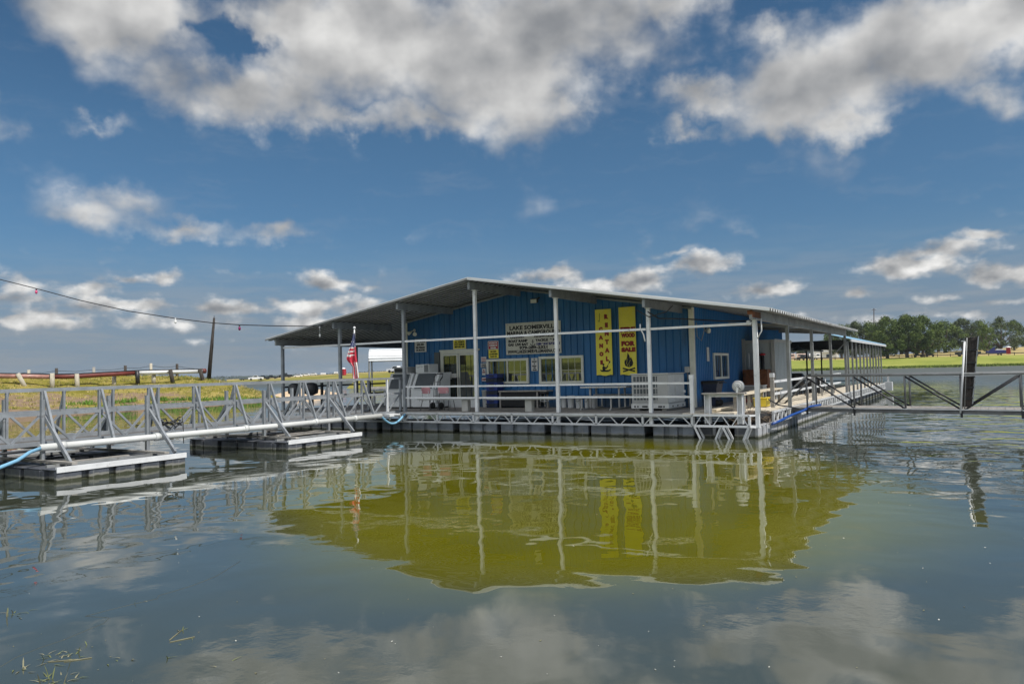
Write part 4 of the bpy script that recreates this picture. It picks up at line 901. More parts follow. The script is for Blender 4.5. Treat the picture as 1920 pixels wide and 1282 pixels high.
def banners():
    x0, x1, z0, z1 = 12.18, 12.78, 1.81, 4.085; cx = (x0+x1)/2
    L = [(c, .19, cx+.12, 3.76-i*.29) for i, c in enumerate('RENTAL')]+[(c, .17, cx-.10, 3.34-i*.285) for i, c in enumerate('CANOE')]
    e = board('hanging_banner', YEL, x0, z0, x1, z1, 'tall yellow canoe rental banner with maroon letters and a paddler picture', 'banner', L, INKR, t=TW-.06, sag=.018, bold=.018)
    t = TW-.06; k = .9; bx, bz = cx+.03, 1.98
    hull = [(-.20, .03), (-.17, -.03), (-.1, -.05), (.1, -.05), (.18, -.02), (.21, .05), (.13, .01), (-.12, .01)]
    body = [(-.10, .0), (-.11, .10), (-.07, .16), (-.03, .13), (.04, .10), (.10, .16), (.12, .14), (.05, .05), (.0, .06), (.01, .0)]
    head = [(-.065+.035*math.cos(q*.7), .20+.04*math.sin(q*.7)) for q in range(9)]; padl = [(-.02, .03), (.14, .25), (.13, .27), (.17, .33), (.20, .31), (.17, .24), (.15, .24), (.0, .03)]
    silhouette(e, [[(bx+u, bz+v) for u, v in p] for p in (hull, body, head, padl)], INK, t=t)
    hk = MB(); hk.tube([(x0+.17, t-.017, 3.95), (x0+.17, t-.017, 3.72), (x0+.155, t-.017, 3.66), (x0+.125, t-.017, 3.67), (x0+.115, t-.017, 3.72)], .006, 5); hk.build('hook_drawing', INK, e)
    x0, x1, z0, z1 = 13.06, 13.66, 1.81, 4.11; cx = (x0+x1)/2
    e = board('hanging_banner', YEL, x0, z0, x1, z1, 'tall yellow firewood banner with red letters and a campfire picture', 'banner',
              [('FIRE', .21, cx+.02, 3.27, .54), ('WOOD', .17, cx+.02, 3.09, .50), ('FOR', .20, cx+.02, 2.80, .50), ('SALE', .18, cx+.02, 2.60, .52)], INKR, t=TW-.06, sag=.018, bold=.017)
    bx, bz = cx+.02, 2.07
    fl = [(-.02, .0), (-.13, .05), (-.16, .16), (-.13, .28), (-.10, .22), (-.06, .34), (-.03, .50), (.03, .38), (.05, .29), (.08, .34), (.13, .24), (.16, .14), (.13, .05), (.04, .0)]
    l1 = [(-.22, -.01), (-.23, -.06), (.21, -.17), (.22, -.12)]; l2 = [(.22, -.01), (.23, -.06), (.04, -.105), (.02, -.06)]; l3 = [(-.21, -.17), (-.22, -.12), (-.04, -.08), (-.02, -.125)]
    silhouette(e, [[(bx+u, bz+v) for u, v in p] for p in (fl, l1, l2, l3)], INK, t=TW-.06)
    c = MB()
    for (a, b, q) in (((-.03, .02), (-.08, .14), (-.04, .30)), ((.03, .02), (.0, .12), (.06, .24))): c.tube([(bx+u, TW-.0775, bz+v) for u, v in (a, b, q)], .006, 4)
    c.build('flame_lines', YEL, e)
banners()
board('sign', SIGNW, 4.22, 2.88, 4.80, 3.40, 'white fishing price sign left of the shop door', lines=[('FISHING', .13, 4.51, 3.27, .44), ('$5.00', .13, 4.51, 3.14, .34), ('PER PERSON', .09, 4.51, 3.03, .44), ('OR BOATER', .09, 4.51, 2.93, .44)], ink=INK)
board('sign', YEL, 6.10, 2.93, 6.70, 3.36, 'yellow notice with four lines of black print above the door', lines=[('NOTICE TO', .085, 6.40, 3.26, .40), ('ALL GUESTS', .085, 6.40, 3.17, .46), ('PAY INSIDE', .085, 6.40, 3.08, .46), ('BEFORE USE', .085, 6.40, 2.99, .46)], ink=INK, border=SIGNW)
board('sign', SIGNR, 7.70, 2.86, 8.17, 3.18, 'red sign with white print and white border above the yellow one', lines=[('NO DIVING OR', .075, 7.935, 3.08, .36), ('SWIMMING IN', .075, 7.935, 2.99, .34), ('THIS AREA', .075, 7.935, 2.90, .26)], ink=INKW, border=INKW)
board('sign', YEL, 7.72, 2.54, 8.16, 2.85, 'bright yellow sign with black print right below the red one', lines=[('NO PETS', .065, 7.94, 2.76, .26), ('ALLOWED INSIDE', .065, 7.94, 2.67, .36), ('THANK YOU', .065, 7.94, 2.58, .30)], ink=INK)
board('sign', SIGNR, 7.38, 2.41, 7.61, 2.60, 'little red sign at the top of the stack beside the door', lines=[('CAUTION', .05, 7.495, 2.53, .18), ('WET DECK', .045, 7.495, 2.46, .18)], ink=INKW, border=INKW)
board('sign', SIGNW, 7.36, 2.20, 7.63, 2.36, 'little white landscape sign second in the stack beside the door', lines=[('PLEASE', .05, 7.495, 2.29, .2), ('PAY HERE', .05, 7.495, 2.22, .22)], ink=INK)
board('sign', SIGNW, 7.41, 1.91, 7.57, 2.16, 'narrow white upright card third in the stack beside the door', lines=[('NO', .06, 7.49, 2.07, .07), ('SMOKING', .04, 7.49, 2.0, .13)], ink=INKR)
board('sign', SIGNW, 7.37, 1.66, 7.60, 1.84, 'little white card with red print lowest beside the door', lines=[('OPEN', .07, 7.485, 1.72, .17)], ink=INKR, border=INKB)
board('sign', SIGNW, 9.555, 2.02, 9.82, 2.49, 'white upright card of black lines between the two wide windows', lines=[('NO', .05, 9.69, 2.42, .06), ('SWIMMING', .05, 9.69, 2.34, .2), ('OR', .05, 9.69, 2.265, .06), ('FISHING', .05, 9.69, 2.18, .18), ('OFF', .05, 9.69, 2.115, .1), ('DOCKS', .05, 9.69, 2.045, .16)], ink=INK)
# lamps, cameras and small fittings on the walls
def flood(x, t, z, name, label, twin=False):
    e = empty(name, (x, t, z), label, 'lamp')
    if twin:
        MB().lathe((x, T0-.05, z+.09), [(.06, 0), (.06, -.02), (.03, -.04)], 12, axis='y').build('mount', WHITE, e)
        for s in (-1, 1):
            mb = MB(); mb.tube([(x, T0-.08, z+.09), (x+s*.11, T0-.16, z+.0-.03*s)], .02, 6); mb.tube([(x+s*.09, T0-.13, z+.0-.02*s), (x+s*.17, T0-.25, z-.06-.02*s)], [.035, .085], 10); mb.build('lamp_head', CREAM, e)
    else:
        mb = MB(); mb.bbox((x-.14, t-.06, z), (x+.14, t+.05, z+.17), .02); mb.build('housing', BLACKM, e)
        mb = MB(); mb.box((x-.12, t-.068, z-.004), (x+.12, t-.0605, z+.13)); mb.build('lens', CREAM, e); mb = MB(); mb.bar((x, t+.05, z+.1), (x, T0-.05, z+.22), .04); mb.build('bracket', BLACKM, e)
flood(4.22, 2.9, 3.67, 'security_lamp', 'twin headed white security lamp high at the left end of the front wall', True)
flood(9.96, 2.62, 4.45, 'flood_lamp', 'square black floodlight with a pale lens high under the roof')
e = empty('security_lamp', (S1+.05, 4.35, 3.2), 'small round white lamp on the blue side wall under the roof', 'lamp'); mb = MB(); mb.lathe((S1+.04, 4.35, 3.24), [(.05, 0), (.05, .05), (.09, .06), (.10, .14), (.06, .17)], 12, axis='x'); mb.build('lamp_head', CREAM, e); MB().tube([(S1+.04, 4.5, 3.22), (S1+.12, 4.55, 3.2)], .035, 8).build('sensor', CREAM, e)
e = empty('security_camera', (18.14, .02, 3.18), 'small white dome camera on the corner post under the roof', 'camera'); mb = MB(); mb.tube([(18.27, .0, 3.20), (18.18, -.02, 3.20)], .02, 6); mb.build('arm', WHITE, e); mb = MB(); mb.lathe((18.14, -.02, 3.12), [(.0, 0), (.05, .02), (.06, .06), (.062, .12), (.03, .14)], 10); mb.build('housing', WHITE, e)
tm = MB(); tm.bbox((S1+.035, 4.42, 2.20), (S1+.055, 4.66, 2.68), .006); tm.box((S1+.056, 4.53, 2.26), (S1+.06, 4.55, 2.6)); tag(tm.build('thermometer', SIGNW), 'long white thermometer plate on the blue side wall left of its window', 'thermometer')
e = empty('meter_box', (15.39, T0-.1, 1.4), 'grey meter box with a conduit at the right end of the front wall', 'meter box'); MB().bbox((15.32, T0-.16, 1.84), (15.47, T0-.045, 2.04), .012).build('box', ACG, e); MB().tube([(15.40, T0-.09, 1.84), (15.40, T0-.09, ZD)], .02, 6).build('conduit', GALVD, e)

# ------------------------------------------------------------------ things on the deck
def ice_chest(x0, label, top_label=None):
    e = empty('ice_chest', (x0+.6, 2.3, ZD), label, 'ice chest', 'ice chests by the shop door'); w_, t0, t1 = 1.14, 1.75, 2.72
    prof = [(t1, ZD+.06), (t0, ZD+.06), (t0, ZD+.70), (t0+.33, ZD+1.34), (t1, ZD+1.34)]
    mb = MB(); mb.prism(prof, lambda u, v, d: (d, u, v), x0, x0+w_); mb.build('cabinet', WHITE, e)
    def on(a, b, k, out): y = t0+.33*k; z = ZD+.70+.64*k; nrm = Vector((0, -.64, .33)).normalized(); return (a, y+nrm.y*out, z+nrm.z*out)
    mb = MB(); k0, k1 = .06, .94; a, b = x0+.16, x0+w_-.16
    vs = [on(a, 0, k0, .03), on(b, 0, k0, .03), on(b, 0, k1, .03), on(a, 0, k1, .03), on(a, 0, k0, .0), on(b, 0, k0, .0), on(b, 0, k1, .0), on(a, 0, k1, .0)]
    mb.add(vs, [(0, 1, 2, 3), (0, 4, 5, 1), (1, 5, 6, 2), (2, 6, 7, 3), (3, 7, 4, 0)]); dr = mb.build('door', DGREY, e)
    mb = MB(); mb.tube([on(b-.05, 0, .15, .06), on(b-.05, 0, .35, .06)], .012, 6); mb.build('handle', CHROME, dr)
    mb = MB(); mb.bar(on(a-.05, 0, k0-.03, .02), on(b+.05, 0, k0-.03, .02), .03); mb.bar(on(a-.05, 0, k1+.03, .02), on(b+.05, 0, k1+.03, .02), .03); mb.bar(on(a-.035, 0, k0, .02), on(a-.035, 0, k1, .02), .03); mb.bar(on(b+.035, 0, k0, .02), on(b+.035, 0, k1, .02), .03); mb.build('door_frame', WHITE, e)
    MB().box((x0+.05, t0+.06, ZD), (x0+w_-.05, t1-.05, ZD+.059)).build('base', BLACK, e)
    tx = MB(); text_mesh(tx, 'ICE', .22, x0+w_/2, ZD+.28, t0-.004, .36, 0, .0, slant=.1); tx.build('lettering', ACG, e)
    return e
ice_chest(3.74, 'slant fronted white ice chest with a grey door, left of the porch post')
ice_chest(4.98, 'slant fronted white ice chest with a grey door behind the two pink chairs')
e = empty('ice_chest_cooler', (5.35, 2.3, 2.05), 'white cooling unit with a grille standing on the ice chest by the pink chairs', 'cooling unit'); MB().bbox((5.02, 2.0, 2.055), (5.66, 2.6, 2.38), .015).build('housing', WHITE, e); mb = MB()
for k in range(6): mb.box((5.44+k*.035, 1.99, 2.08), (5.46+k*.035, 1.999, 2.35))
mb.build('grille', DGREY, e); tx = MB(); text_mesh(tx, 'Super Ice', .09, 5.22, 2.25, 1.997, .3, 0, 0, .1); tx.build('lettering', ACG, e)
e = empty('compressor', (4.3, 2.3, 2.05), 'open topped white compressor box with a dark slot on the left ice chest', 'cooling unit'); mb = MB(); mb.bbox((3.95, 2.0, 2.055), (4.62, 2.6, 2.30), .015); mb.build('housing', ACG, e); MB().box((4.0, 1.99, 2.10), (4.5, 1.999, 2.24)).build('slot', BLACK, e)
def make_chair(x, y, rz, label):
    e = empty('chair', (0, 0, 0), label, 'chair', 'pink chairs by the ice chests')
    mb = MB(); mb.bbox((-.22, -.21, .43), (.22, .22, .455), .02); mb.build('seat', DGREY, e)
    mb = MB(); n = 8; vs = []
    for j, z in enumerate((.60, .63, .70, .78, .82, .835)):
        hw = (.17, .205, .215, .21, .19, .16)[j]
        for i in range(n+1): a = i/n*2-1; vs.append((a*hw, .23+.05*(z-.6)-.05*(a*a), z))
    m2 = len(vs); vs += [(vx, vy+.018, vz) for vx, vy, vz in vs]; fs = []
    for j in range(5):
        for i in range(n): k = j*(n+1)+i; fs += [(k, k+1, k+n+2, k+n+1), (m2+k+1, m2+k, m2+k+n+1, m2+k+n+2)]
    mb.add(vs, fs, smooth=True); mb.build('backrest', PINK, e)
    for s in (-1, 1):
        MB().tube([(s*.19, -.16, .43), (s*.22, -.25, 0)], .014, 6).build('leg', STEELD, e)
        MB().tube([(s*.19, .16, .43), (s*.22, .27, 0)], .014, 6).build('leg', STEELD, e)
        MB().tube([(s*.17, .02, .42), (s*.17, .20, .46), (s*.16, .235, .70)], .011, 6).build('back_support', CHROME, e)
    e.location = (x, y, ZD); e.rotation_euler.z = rz; return e
make_chair(6.72, .62, R(172), 'left pink backed chair facing the shop, in front of the ice chest')
make_chair(7.36, .72, R(187), 'right pink backed chair facing the shop, nearer the door')
e = empty('hand_truck', (6.55, 1.2, ZD), 'old hand truck with a curved black handle standing behind the pink chairs', 'hand truck')
mb = MB()
for s in (-1, 1): mb.tube([(6.52+s*.13, 1.25, .8), (6.52+s*.13, 1.35, 1.75)], .014, 6)
for z in (.95, 1.2, 1.45, 1.7): mb.tube([(6.39, 1.26+.1*(z-.8), z), (6.65, 1.26+.1*(z-.8), z)], .011, 6)
mb.build('frame', STEELD, e); MB().tube([(6.39, 1.35, 1.75), (6.36, 1.37, 1.90), (6.5, 1.38, 2.0), (6.76, 1.38, 2.0), (6.74, 1.37, 1.88), (6.62, 1.37, 1.74)], .022, 6).build('handle', BLACK, e)
for s in (-1, 1): MB().lathe((6.52+s*.19-.025, 1.30, .84), [(.02, 0), (.13, .0), (.13, .05), (.02, .05)], 14, axis='x').build('wheel', TYRE, e)
MB().box((6.40, 1.02, .72), (6.64, 1.24, .735)).build('toe_plate', GALVD, e)
def bench(x0, x1, y, label, legs):
    e = empty('bench', ((x0+x1)/2, y, ZD), label, 'bench', 'grey benches behind the front rail'); mb = MB(); mb.bbox((x0, y-.15, 1.10), (x1, y+.15, 1.155), .01); mb.build('seat', FRONTW, e)
    for x in legs: MB().bbox((x-.125, y-.1, ZD), (x+.125, y+.1, 1.099), .01).build('pedestal', CONC, e)
bench(6.55, 9.05, .22, 'long grey bench on one broad pedestal behind the rail by the pink chairs', (8.55,)); bench(9.45, 12.0, .24, 'long grey bench on one broad pedestal before the black mesh box', (11.02,))
e = empty('crate_stack', (8.2, 2.7, ZD), 'tall stack of dark blue plastic crates under the left wide window', 'crate stack'); z = ZD; k = 0
while z < 1.88:
    h = .155; j = .01*((k*7) % 3-1); c = MB(); c.bbox((7.92+j, 2.46, z+.003), (8.40+j, 2.90, z+h), .015); c.box((7.905+j, 2.445, z+h-.03), (8.415+j, 2.915, z+h-.002)); cr = c.build('crate', BLUEP if k % 3 else DARKBLUE, e)
    g = MB(); g.box((8.06+j, 2.44, z+.06), (8.26+j, 2.4449+.012, z+.10)); g.build('hand_slot', BLACK, cr); z += h; k += 1
def bin_(name, x, y, r0, r1, h, m, label, cat, lid=None, group=None, rim=True):
    e = empty(name, (x, y, ZD), label, cat, group); mb = MB(); mb.lathe((x, y, ZD), [(r0*.9, 0), (r0, .02), (r1, h-.03), (r1*1.06, h-.028), (r1*1.06, h), (r1*.95, h), (r1*.93, h-.04)], 18); mb.build('tub', m, e); return e
bin_('trash_can', 7.70, 2.78, .12, .155, .64, ACL, 'slim pale trash can between the door and the blue crates', 'trash can')
e = empty('storage_box', (9.3, 2.7, ZD), 'long low black mesh storage box under the left wide window', 'storage box'); MB().box((8.50, 2.52, .76), (10.05, 2.95, 1.28)).build('box', BLACK, e)
mb = MB()
for k in range(34): mb.bar((8.54+k*.046, 2.515, .78), (8.54+k*.046, 2.515, 1.27), .012)
for z in (.80, 1.0, 1.24): mb.bar((8.5, 2.508, z), (10.05, 2.508, z), .014)
mb.build('mesh', BLACKM, e); mb = MB(); mb.bbox((8.44, 2.45, 1.281), (10.45, 2.97, 1.33), .01); mb.build('lid', WOODG, e); mb = MB(); mb.bar((8.5, 2.50, ZD), (8.5, 2.50, 1.28), .05); mb.bar((10.05, 2.5, ZD), (10.05, 2.5, 1.28), .05); mb.bar((10.4, 2.6, ZD), (10.4, 2.6, 1.28), .05); mb.build('corner_post', WOODG, e)
e = empty('bar_stool', (10.42, 2.38, ZD), 'bar stool with a black seat and four chrome legs at the mesh box', 'stool'); mb = MB(); mb.lathe((10.42, 2.34, 1.20), [(.15, 0), (.17, .02), (.17, .055), (.14, .075)], 16); mb.build('seat', BLACK, e)
for k in range(4):
    a = k*1.5708+.6; MB().tube([(10.42+.12*math.cos(a), 2.34+.12*math.sin(a), 1.2), (10.42+.17*math.cos(a), 2.34+.17*math.sin(a), ZD)], .013, 6).build('leg', CHROME, e)
mb = MB(); mb.tube([(10.42+.15*math.cos(k*.5236), 2.34+.15*math.sin(k*.5236), .95) for k in range(13)], .009, 6); mb.build('foot_ring', CHROME, e)
BL = [(11.02, 2.66, .11, .37, 'first white bucket from the left, in the row under the right wide window'), (11.34, 2.58, .135, .42, 'biggest plain white bucket, second of the row under the window'), (11.76, 2.34, .125, .40, 'white bucket with a wire handle, third of the row under the window'), (12.16, 2.14, .085, .40, 'slim white bucket, fourth of the row beside the picnic table'), (12.40, 2.05, .115, .41, 'right end white bucket of the row, by the picnic table legs')]
for i, (x, y, r, h, lb) in enumerate(BL):
    e = bin_('bucket', x, y, r*.86, r, h, WHITE, lb, 'bucket', group='white buckets by the picnic table')
    if i in (2, 3): MB().tube([(x-r, y-.02, ZD+h-.03), (x-r*.8, y-r*1.05, ZD+h-.12), (x, y-r*1.15, ZD+h-.17), (x+r*.8, y-r*1.05, ZD+h-.12), (x+r, y-.02, ZD+h-.03)], .006, 5).build('wire_handle', BLACKM, e)
e = empty('picnic_table', (13, 2, ZD), 'grey metal picnic table with attached benches before the blue wall', 'picnic table')
MB().bbox((12.10, 1.75, 1.405), (13.75, 2.45, 1.455), .012).build('tabletop', ACL, e)
for y in (1.2, 2.78): MB().bbox((12.15, y-.13, 1.13), (13.75, y+.13, 1.17), .01).build('seat', WOODG if y < 2 else ACL, e)
for x in (12.42, 13.45):
    for y in (1.86, 2.34): MB().bar((x, y, ZD), (x, y, 1.405), .05).build('leg', ACG, e)
    mb = MB(); mb.bar((x, 1.15, 1.10), (x, 2.85, 1.10), .045); mb.bar((x, 1.1, ZD+.03), (x, 2.85, ZD+.03), .045); mb.bar((x, 1.2, ZD), (x, 1.2, 1.12), .045); mb.bar((x, 2.78, ZD), (x, 2.78, 1.12), .045); mb.build('seat_frame', ACG, e)
# packaged air conditioner
e = empty('air_conditioner', (14.8, 1.9, ZD), 'big grey rooftop style air conditioner standing on the deck with pale side panels', 'air conditioner')
x0, x1, y0, y1, z0, z1 = 14.20, 15.38, 1.1, 2.62, .80, 1.82
MB().bbox((x0, y0, z0+.12), (x1, y1, z1), .012).build('cabinet', ACG, e)
mb = MB(); mb.box((x0+.05, y0-.004, z0+.2), (x0+.84, y0-.001, z1-.06)); mb.build('coil', DGREY, e)
mb = MB(); gx = x0+.05
for k in range(8): mb.box((gx+k*.105, y0-.018, z0+.2), (gx+k*.105+.022, y0-.0045, z1-.06))
for k in range(5): zz = z0+.2+k*.19; mb.box((gx, y0-.022, zz), (gx+.80, y0-.0185, zz+.035))
mb.build('louvre_panel', ACG, e)
mb = MB(); mb.box((x1+.001, y0+.03, z0+.16), (x1+.012, y0+.62, z1-.02)); mb.box((x1+.001, y0+.66, z0+.16), (x1+.012, y1-.03, z1-.02)); mb.build('side_panel', ACL, e)
mb = MB(); mb.bbox((x0-.03, y0-.03, z1), (x1+.03, y1+.03, z1+.035), .01); mb.build('top', ACL, e)
mb = MB(); mb.box((x0-.02, y0-.02, z0-.02), (x1+.02, y1+.02, z0+.12)); cb = mb.build('curb', ACL, e)
for a, c in ((.08, .13), (.18, .22), (.34, .52), (.86, .99), (1.02, 1.07)): MB().box((x0+a, y0-.024, z0+.01), (x0+c, y0-.0205, z0+.06)).build('fork_slot', BLACK, cb)
for a in (.3, .75, 1.25): MB().box((x1+.0205, y0+a, z0+.01), (x1+.024, y0+a+.09, z0+.06)).build('fork_slot', BLACK, cb)
mb = MB(); mb.box((x0+.08, y0+.05, ZD), (x0+.22, y1-.05, .78)); mb.box((x1-.22, y0+.05, ZD), (x1-.08, y1-.05, .78)); mb.build('skid', WOODG, e)
mb = MB(); mb.box((x1+.0125, y0+1.0, z1-.25), (x1+.015, y0+1.2, z1-.13)); mb.build('label_plate', WHITE, e)
mb = MB(); mb.bbox((x1+.012, y1-.2, 1.02), (x1+.08, y1-.1, 1.14), .01); mb.bbox((x1+.012, y1-.2, 1.2), (x1+.08, y1-.1, 1.3), .01); mb.build('switch_box', WHITE, e)
# wheeled bin beside the corner
e = empty('wheeled_bin', (15.9, 3.9, ZD), 'big dark wheeled trash bin with a sloping lid at the corner of the shop', 'trash bin')
mb = MB(); a0, a1, b0, b1 = 15.66, 16.10, 3.62, 4.35; zt = 1.50
mb.add([(a0+.04, b0+.06, ZD+.03), (a1-.06, b0+.06, ZD+.03), (a1-.06, b1-.1, ZD+.03), (a0+.04, b1-.1, ZD+.03), (a0, b0, zt), (a1+.06, b0, zt), (a1+.06, b1, zt), (a0, b1, zt)], [(3, 2, 1, 0), (0, 1, 5, 4), (1, 2, 6, 5), (2, 3, 7, 6), (3, 0, 4, 7), (4, 5, 6, 7)]); mb.build('body', DARKBLUE, e)
mb = MB(); mb.bbox((a0-.03, b0-.03, zt+.002), (a1+.10, b1+.03, zt+.05), .015); mb.box((a0-.02, b0-.025, zt-.05), (a1+.08, b0-.002, zt+.001)); mb.build('lid', BLACK, e); MB().tube([(a1+.1, b0+.1, zt-.02), (a1+.19, b0+.1, zt-.02), (a1+.19, b1-.1, zt-.02), (a1+.1, b1-.1, zt-.02)], .015, 6).build('handle', BLACK, e)
for y in (b0+.14, b1-.2): MB().lathe((a1-.03, y, ZD+.11), [(.02, 0), (.11, 0), (.11, .05), (.02, .05)], 14, axis='y').build('wheel', TYRE, e)
# cleaning stand with hose reel at the corner
e = empty('cleaning_stand', (17.3, .0, .4), 'white steel channel stand with a grey plank top at the dock corner', 'stand')
for x in (16.93, 17.84):
    mb = MB(); mb.box((x-.075, -.10, .42), (x-.06, .10, 1.24)); mb.box((x+.06, -.10, .42), (x+.075, .10, 1.24)); mb.box((x-.06, .02, .42), (x+.06, .035, 1.239)); mb.build('leg', WPAINT, e)
MB().bar((17.0, 0, 1.20), (17.77, 0, 1.20), .05, .07).build('rail', WPAINT, e); MB().bbox((16.80, -.16, 1.242), (17.98, .20, 1.285), .008).build('plank_top', WOODG, e)
e = empty('hose_reel', (17.80, .02, 1.286), 'white drum hose reel standing on the corner stand', 'hose reel'); mb = MB(); mb.lathe((17.80, -.10, 1.46), [(.03, -.01), (.15, -.01), (.155, 0), (.15, .012), (.07, .014), (.07, .12), (.15, .126), (.155, .134), (.15, .146), (.03, .148)], 26, axis='y'); dr_ = mb.build('drum', ACL, e); hm = MB()
[hm.tube([(17.80+r*math.cos(q*.2618), -.1115, 1.46+r*math.sin(q*.2618)) for q in range(25)], .0035, 4) for r in (.075, .115, .143)]; hm.tube([(17.80, -.114, 1.46), (17.80, -.1085, 1.46)], .035, 12); hm.build('flange_groove', DGREY, dr_)
hm = MB(); [hm.tube([(17.80+.11*math.cos(q*.5236), -.08+.03*k, 1.46+.11*math.sin(q*.5236)) for q in range(13)], .016, 5) for k in range(4)]; hm.build('wound_hose', BLACK, dr_)
mb = MB(); mb.bar((17.78, -.125, 1.286), (17.80, -.125, 1.47), .045, .02); mb.bar((17.78, .065, 1.286), (17.80, .065, 1.47), .045, .02); mb.tube([(17.8, -.16, 1.46), (17.8, .09, 1.46)], .014, 6); mb.build('stand', WHITE, e); mb = MB(); mb.tube([(17.8, -.165, 1.46), (17.89, -.165, 1.39)], .009, 6); mb.tube([(17.89, -.165, 1.39), (17.89, -.22, 1.39)], .012, 6); mb.build('crank', BLACKM, e)
# lumber benches along the sunny side
def plank_bench(pts, y0, y1, z, label, name='plank_bench', m=None):
    e = empty(name, ((pts[0]+pts[1])/2, (y0+y1)/2, ZD), label, 'bench', 'lumber benches on the sunny side of the dock')
    x0, x1 = pts; MB().bbox((x0, y0, z), (x1, y1, z+.045), .006).build('seat', m or WOODP, e)
    for y in (y0+.3, y1-.35):
        for x in (x0+.06, x1-.06): MB().bar((x, y, ZD), (x, y, z), .085).build('leg', WOODG, e)
    return e
plank_bench((17.35, 17.72), .75, 3.0, 1.17, 'raised pale plank bench at the dock corner before the hose reel')
plank_bench((17.2, 17.6), 3.5, 6.6, 1.17, 'long pale plank bench farther along the sunny side beside the lean-to')
MB_ = MB(); MB_.bar((16.9, .5, ZD+.06), (17.25, 2.6, ZD+.06), .25, .05); MB_.bar((16.92, .5, ZD+.02), (17.2, 2.2, ZD+.02), .1, .035); tag(MB_.build('loose_board', WOODP), 'loose pale board lying on the deck behind the corner stand', 'board')
e = empty('storage_tote', (17.55, 3.6, ZD), 'yellow storage tote on the deck at the foot of the wooden rail post', 'tote'); MB().bbox((17.42, 3.15, ZD+.02), (17.80, 3.72, .98), .02).build('body', YELP, e); MB().bbox((17.40, 3.13, .981), (17.82, 3.74, 1.01), .012).build('lid', YELP, e)
# rusty smoker box against the lean-to, tank and shovel
e = empty('rusty_cabinet', (16.25, 8.5, ZD), 'large rusty brown steel cabinet in front of the pale lean-to', 'cabinet'); MB().bbox((15.80, 8.25, 1.05), (16.72, 8.85, 1.87), .02).build('body', RUSTM, e); mb = MB(); mb.bbox((15.86, 8.225, 1.12), (16.25, 8.249, 1.80), .008); mb.bbox((16.29, 8.225, 1.12), (16.66, 8.249, 1.80), .008); mb.build('door', RUSTM, e)
for x in (15.86, 16.66): MB().bar((x, 8.32, ZD), (x, 8.32, 1.05), .05).build('leg', RUSTM, e)
mb = MB(); mb.tube([(15.95, 8.7, 1.87), (15.95, 8.7, 2.5)], .03, 8); tag(mb.build('pipe', WPIPE), 'thin white upright pipe behind the rusty cabinet', 'pipe')
e = empty('fuel_pump', (16.38, 8.95, 1.2), 'tall black stovepipe with a red cap rising behind the rusty cabinet', 'stovepipe'); MB().tube([(16.40, 8.95, 1.2), (16.40, 8.95, 2.40)], .07, 10).build('flue', BLACK, e); MB().lathe((16.40, 8.95, 2.40), [(.07, 0), (.13, .02), (.12, .06), (0, .1)], 10).build('cap', SIGNR, e); e.name = 'stovepipe'
mb = MB(); mb.bar((16.35, 8.18, 1.82), (16.56, 8.19, ZD+.15), .025); tag(mb.build('wooden_handle', WOODP), 'pale wooden handle leaning on the rusty cabinet', 'handle')
e = empty('utility_cart', (16.55, 7.0, ZD), 'low grey cart with white rails in front of the rusty cabinet', 'cart'); MB().bbox((16.0, 6.7, 1.05), (16.9, 7.3, 1.28), .012).build('tray', ACG, e); mb = MB(); mb.bar((16.0, 6.68, 1.3), (16.9, 6.68, 1.3), .03); mb.bar((16.9, 6.68, 1.3), (16.9, 7.3, 1.3), .03); mb.build('rail', WPAINT, e)
for x in (16.03, 16.87):
    for y in (6.73, 7.27): MB().bar((x, y, ZD), (x, y, 1.05), .035).build('leg', WPAINT, e)
mb = MB(); rr = random.Random(3)
for k in range(4): mb.tube([(16.45+.22*math.cos(q*.6+k), 6.2+.22*math.sin(q*.6+k), ZD+.04+k*.03) for q in range(11)], .018, 5)
tag(mb.build('hose', mat('dull_red_hose', (.30, .05, .05), .6)), 'coil of dull red hose lying beside the grey cart', 'hose')
# chairs, barrel and folding tables farther along the side deck
def plastic_chair(x, y, rz, label):
    e = empty('plastic_chair', (0, 0, 0), label, 'chair', 'black plastic chairs on the side deck'); MB().bbox((-.24, -.24, .40), (.24, .24, .43), .03).build('seat', BLACK, e); mb = MB(); mb.bbox((-.23, .20, .44), (.23, .235, .88), .02); mb.build('backrest', BLACK, e)
    for sx in (-1, 1):
        for sy in (-1, 1): MB().tube([(sx*.2, sy*.2, .40), (sx*.25, sy*.25, 0)], .022, 6).build('leg', BLACK, e)
        MB().tube([(sx*.25, .2, .64), (sx*.27, -.2, .64), (sx*.25, -.23, .40)], .02, 6).build('armrest', BLACK, e)
    e.location = (x, y, ZD); e.rotation_euler.z = rz
plastic_chair(16.9, 12.6, R(150), 'black plastic armchair on the side deck behind the pale lean-to'); plastic_chair(17.2, 14.4, R(200), 'black plastic armchair beside the white folding table')
e = empty('barrel_grill', (16.6, 13.8, ZD), 'round black barrel grill on legs beyond the lean-to', 'grill'); mb = MB(); mb.lathe((16.2, 13.8, 1.35), [(.1, 0), (.26, .02), (.29, .08), (.29, .72), (.26, .78), (.1, .8)], 16, axis='x'); mb.build('drum', BLACKM, e)
for x in (16.35, 16.85):
    for y in (13.62, 13.98): MB().bar((x, y, ZD), (x, y, 1.15), .04).build('leg', BLACKM, e)
def folding(x0, y0, x1, y1, z, label):
    e = empty('folding_table', ((x0+x1)/2, (y0+y1)/2, ZD), label, 'table', 'white tables on the side deck'); MB().bbox((x0, y0, z), (x1, y1, z+.04), .012).build('tabletop', WHITE, e)
    for x in (x0+.1, x1-.1):
        for y in (y0+.12, y1-.12): MB().tube([(x, y, z), (x+(.08 if x > x0+.2 else -.08)*0, y, ZD)], .022, 6).build('leg', WPAINT, e)
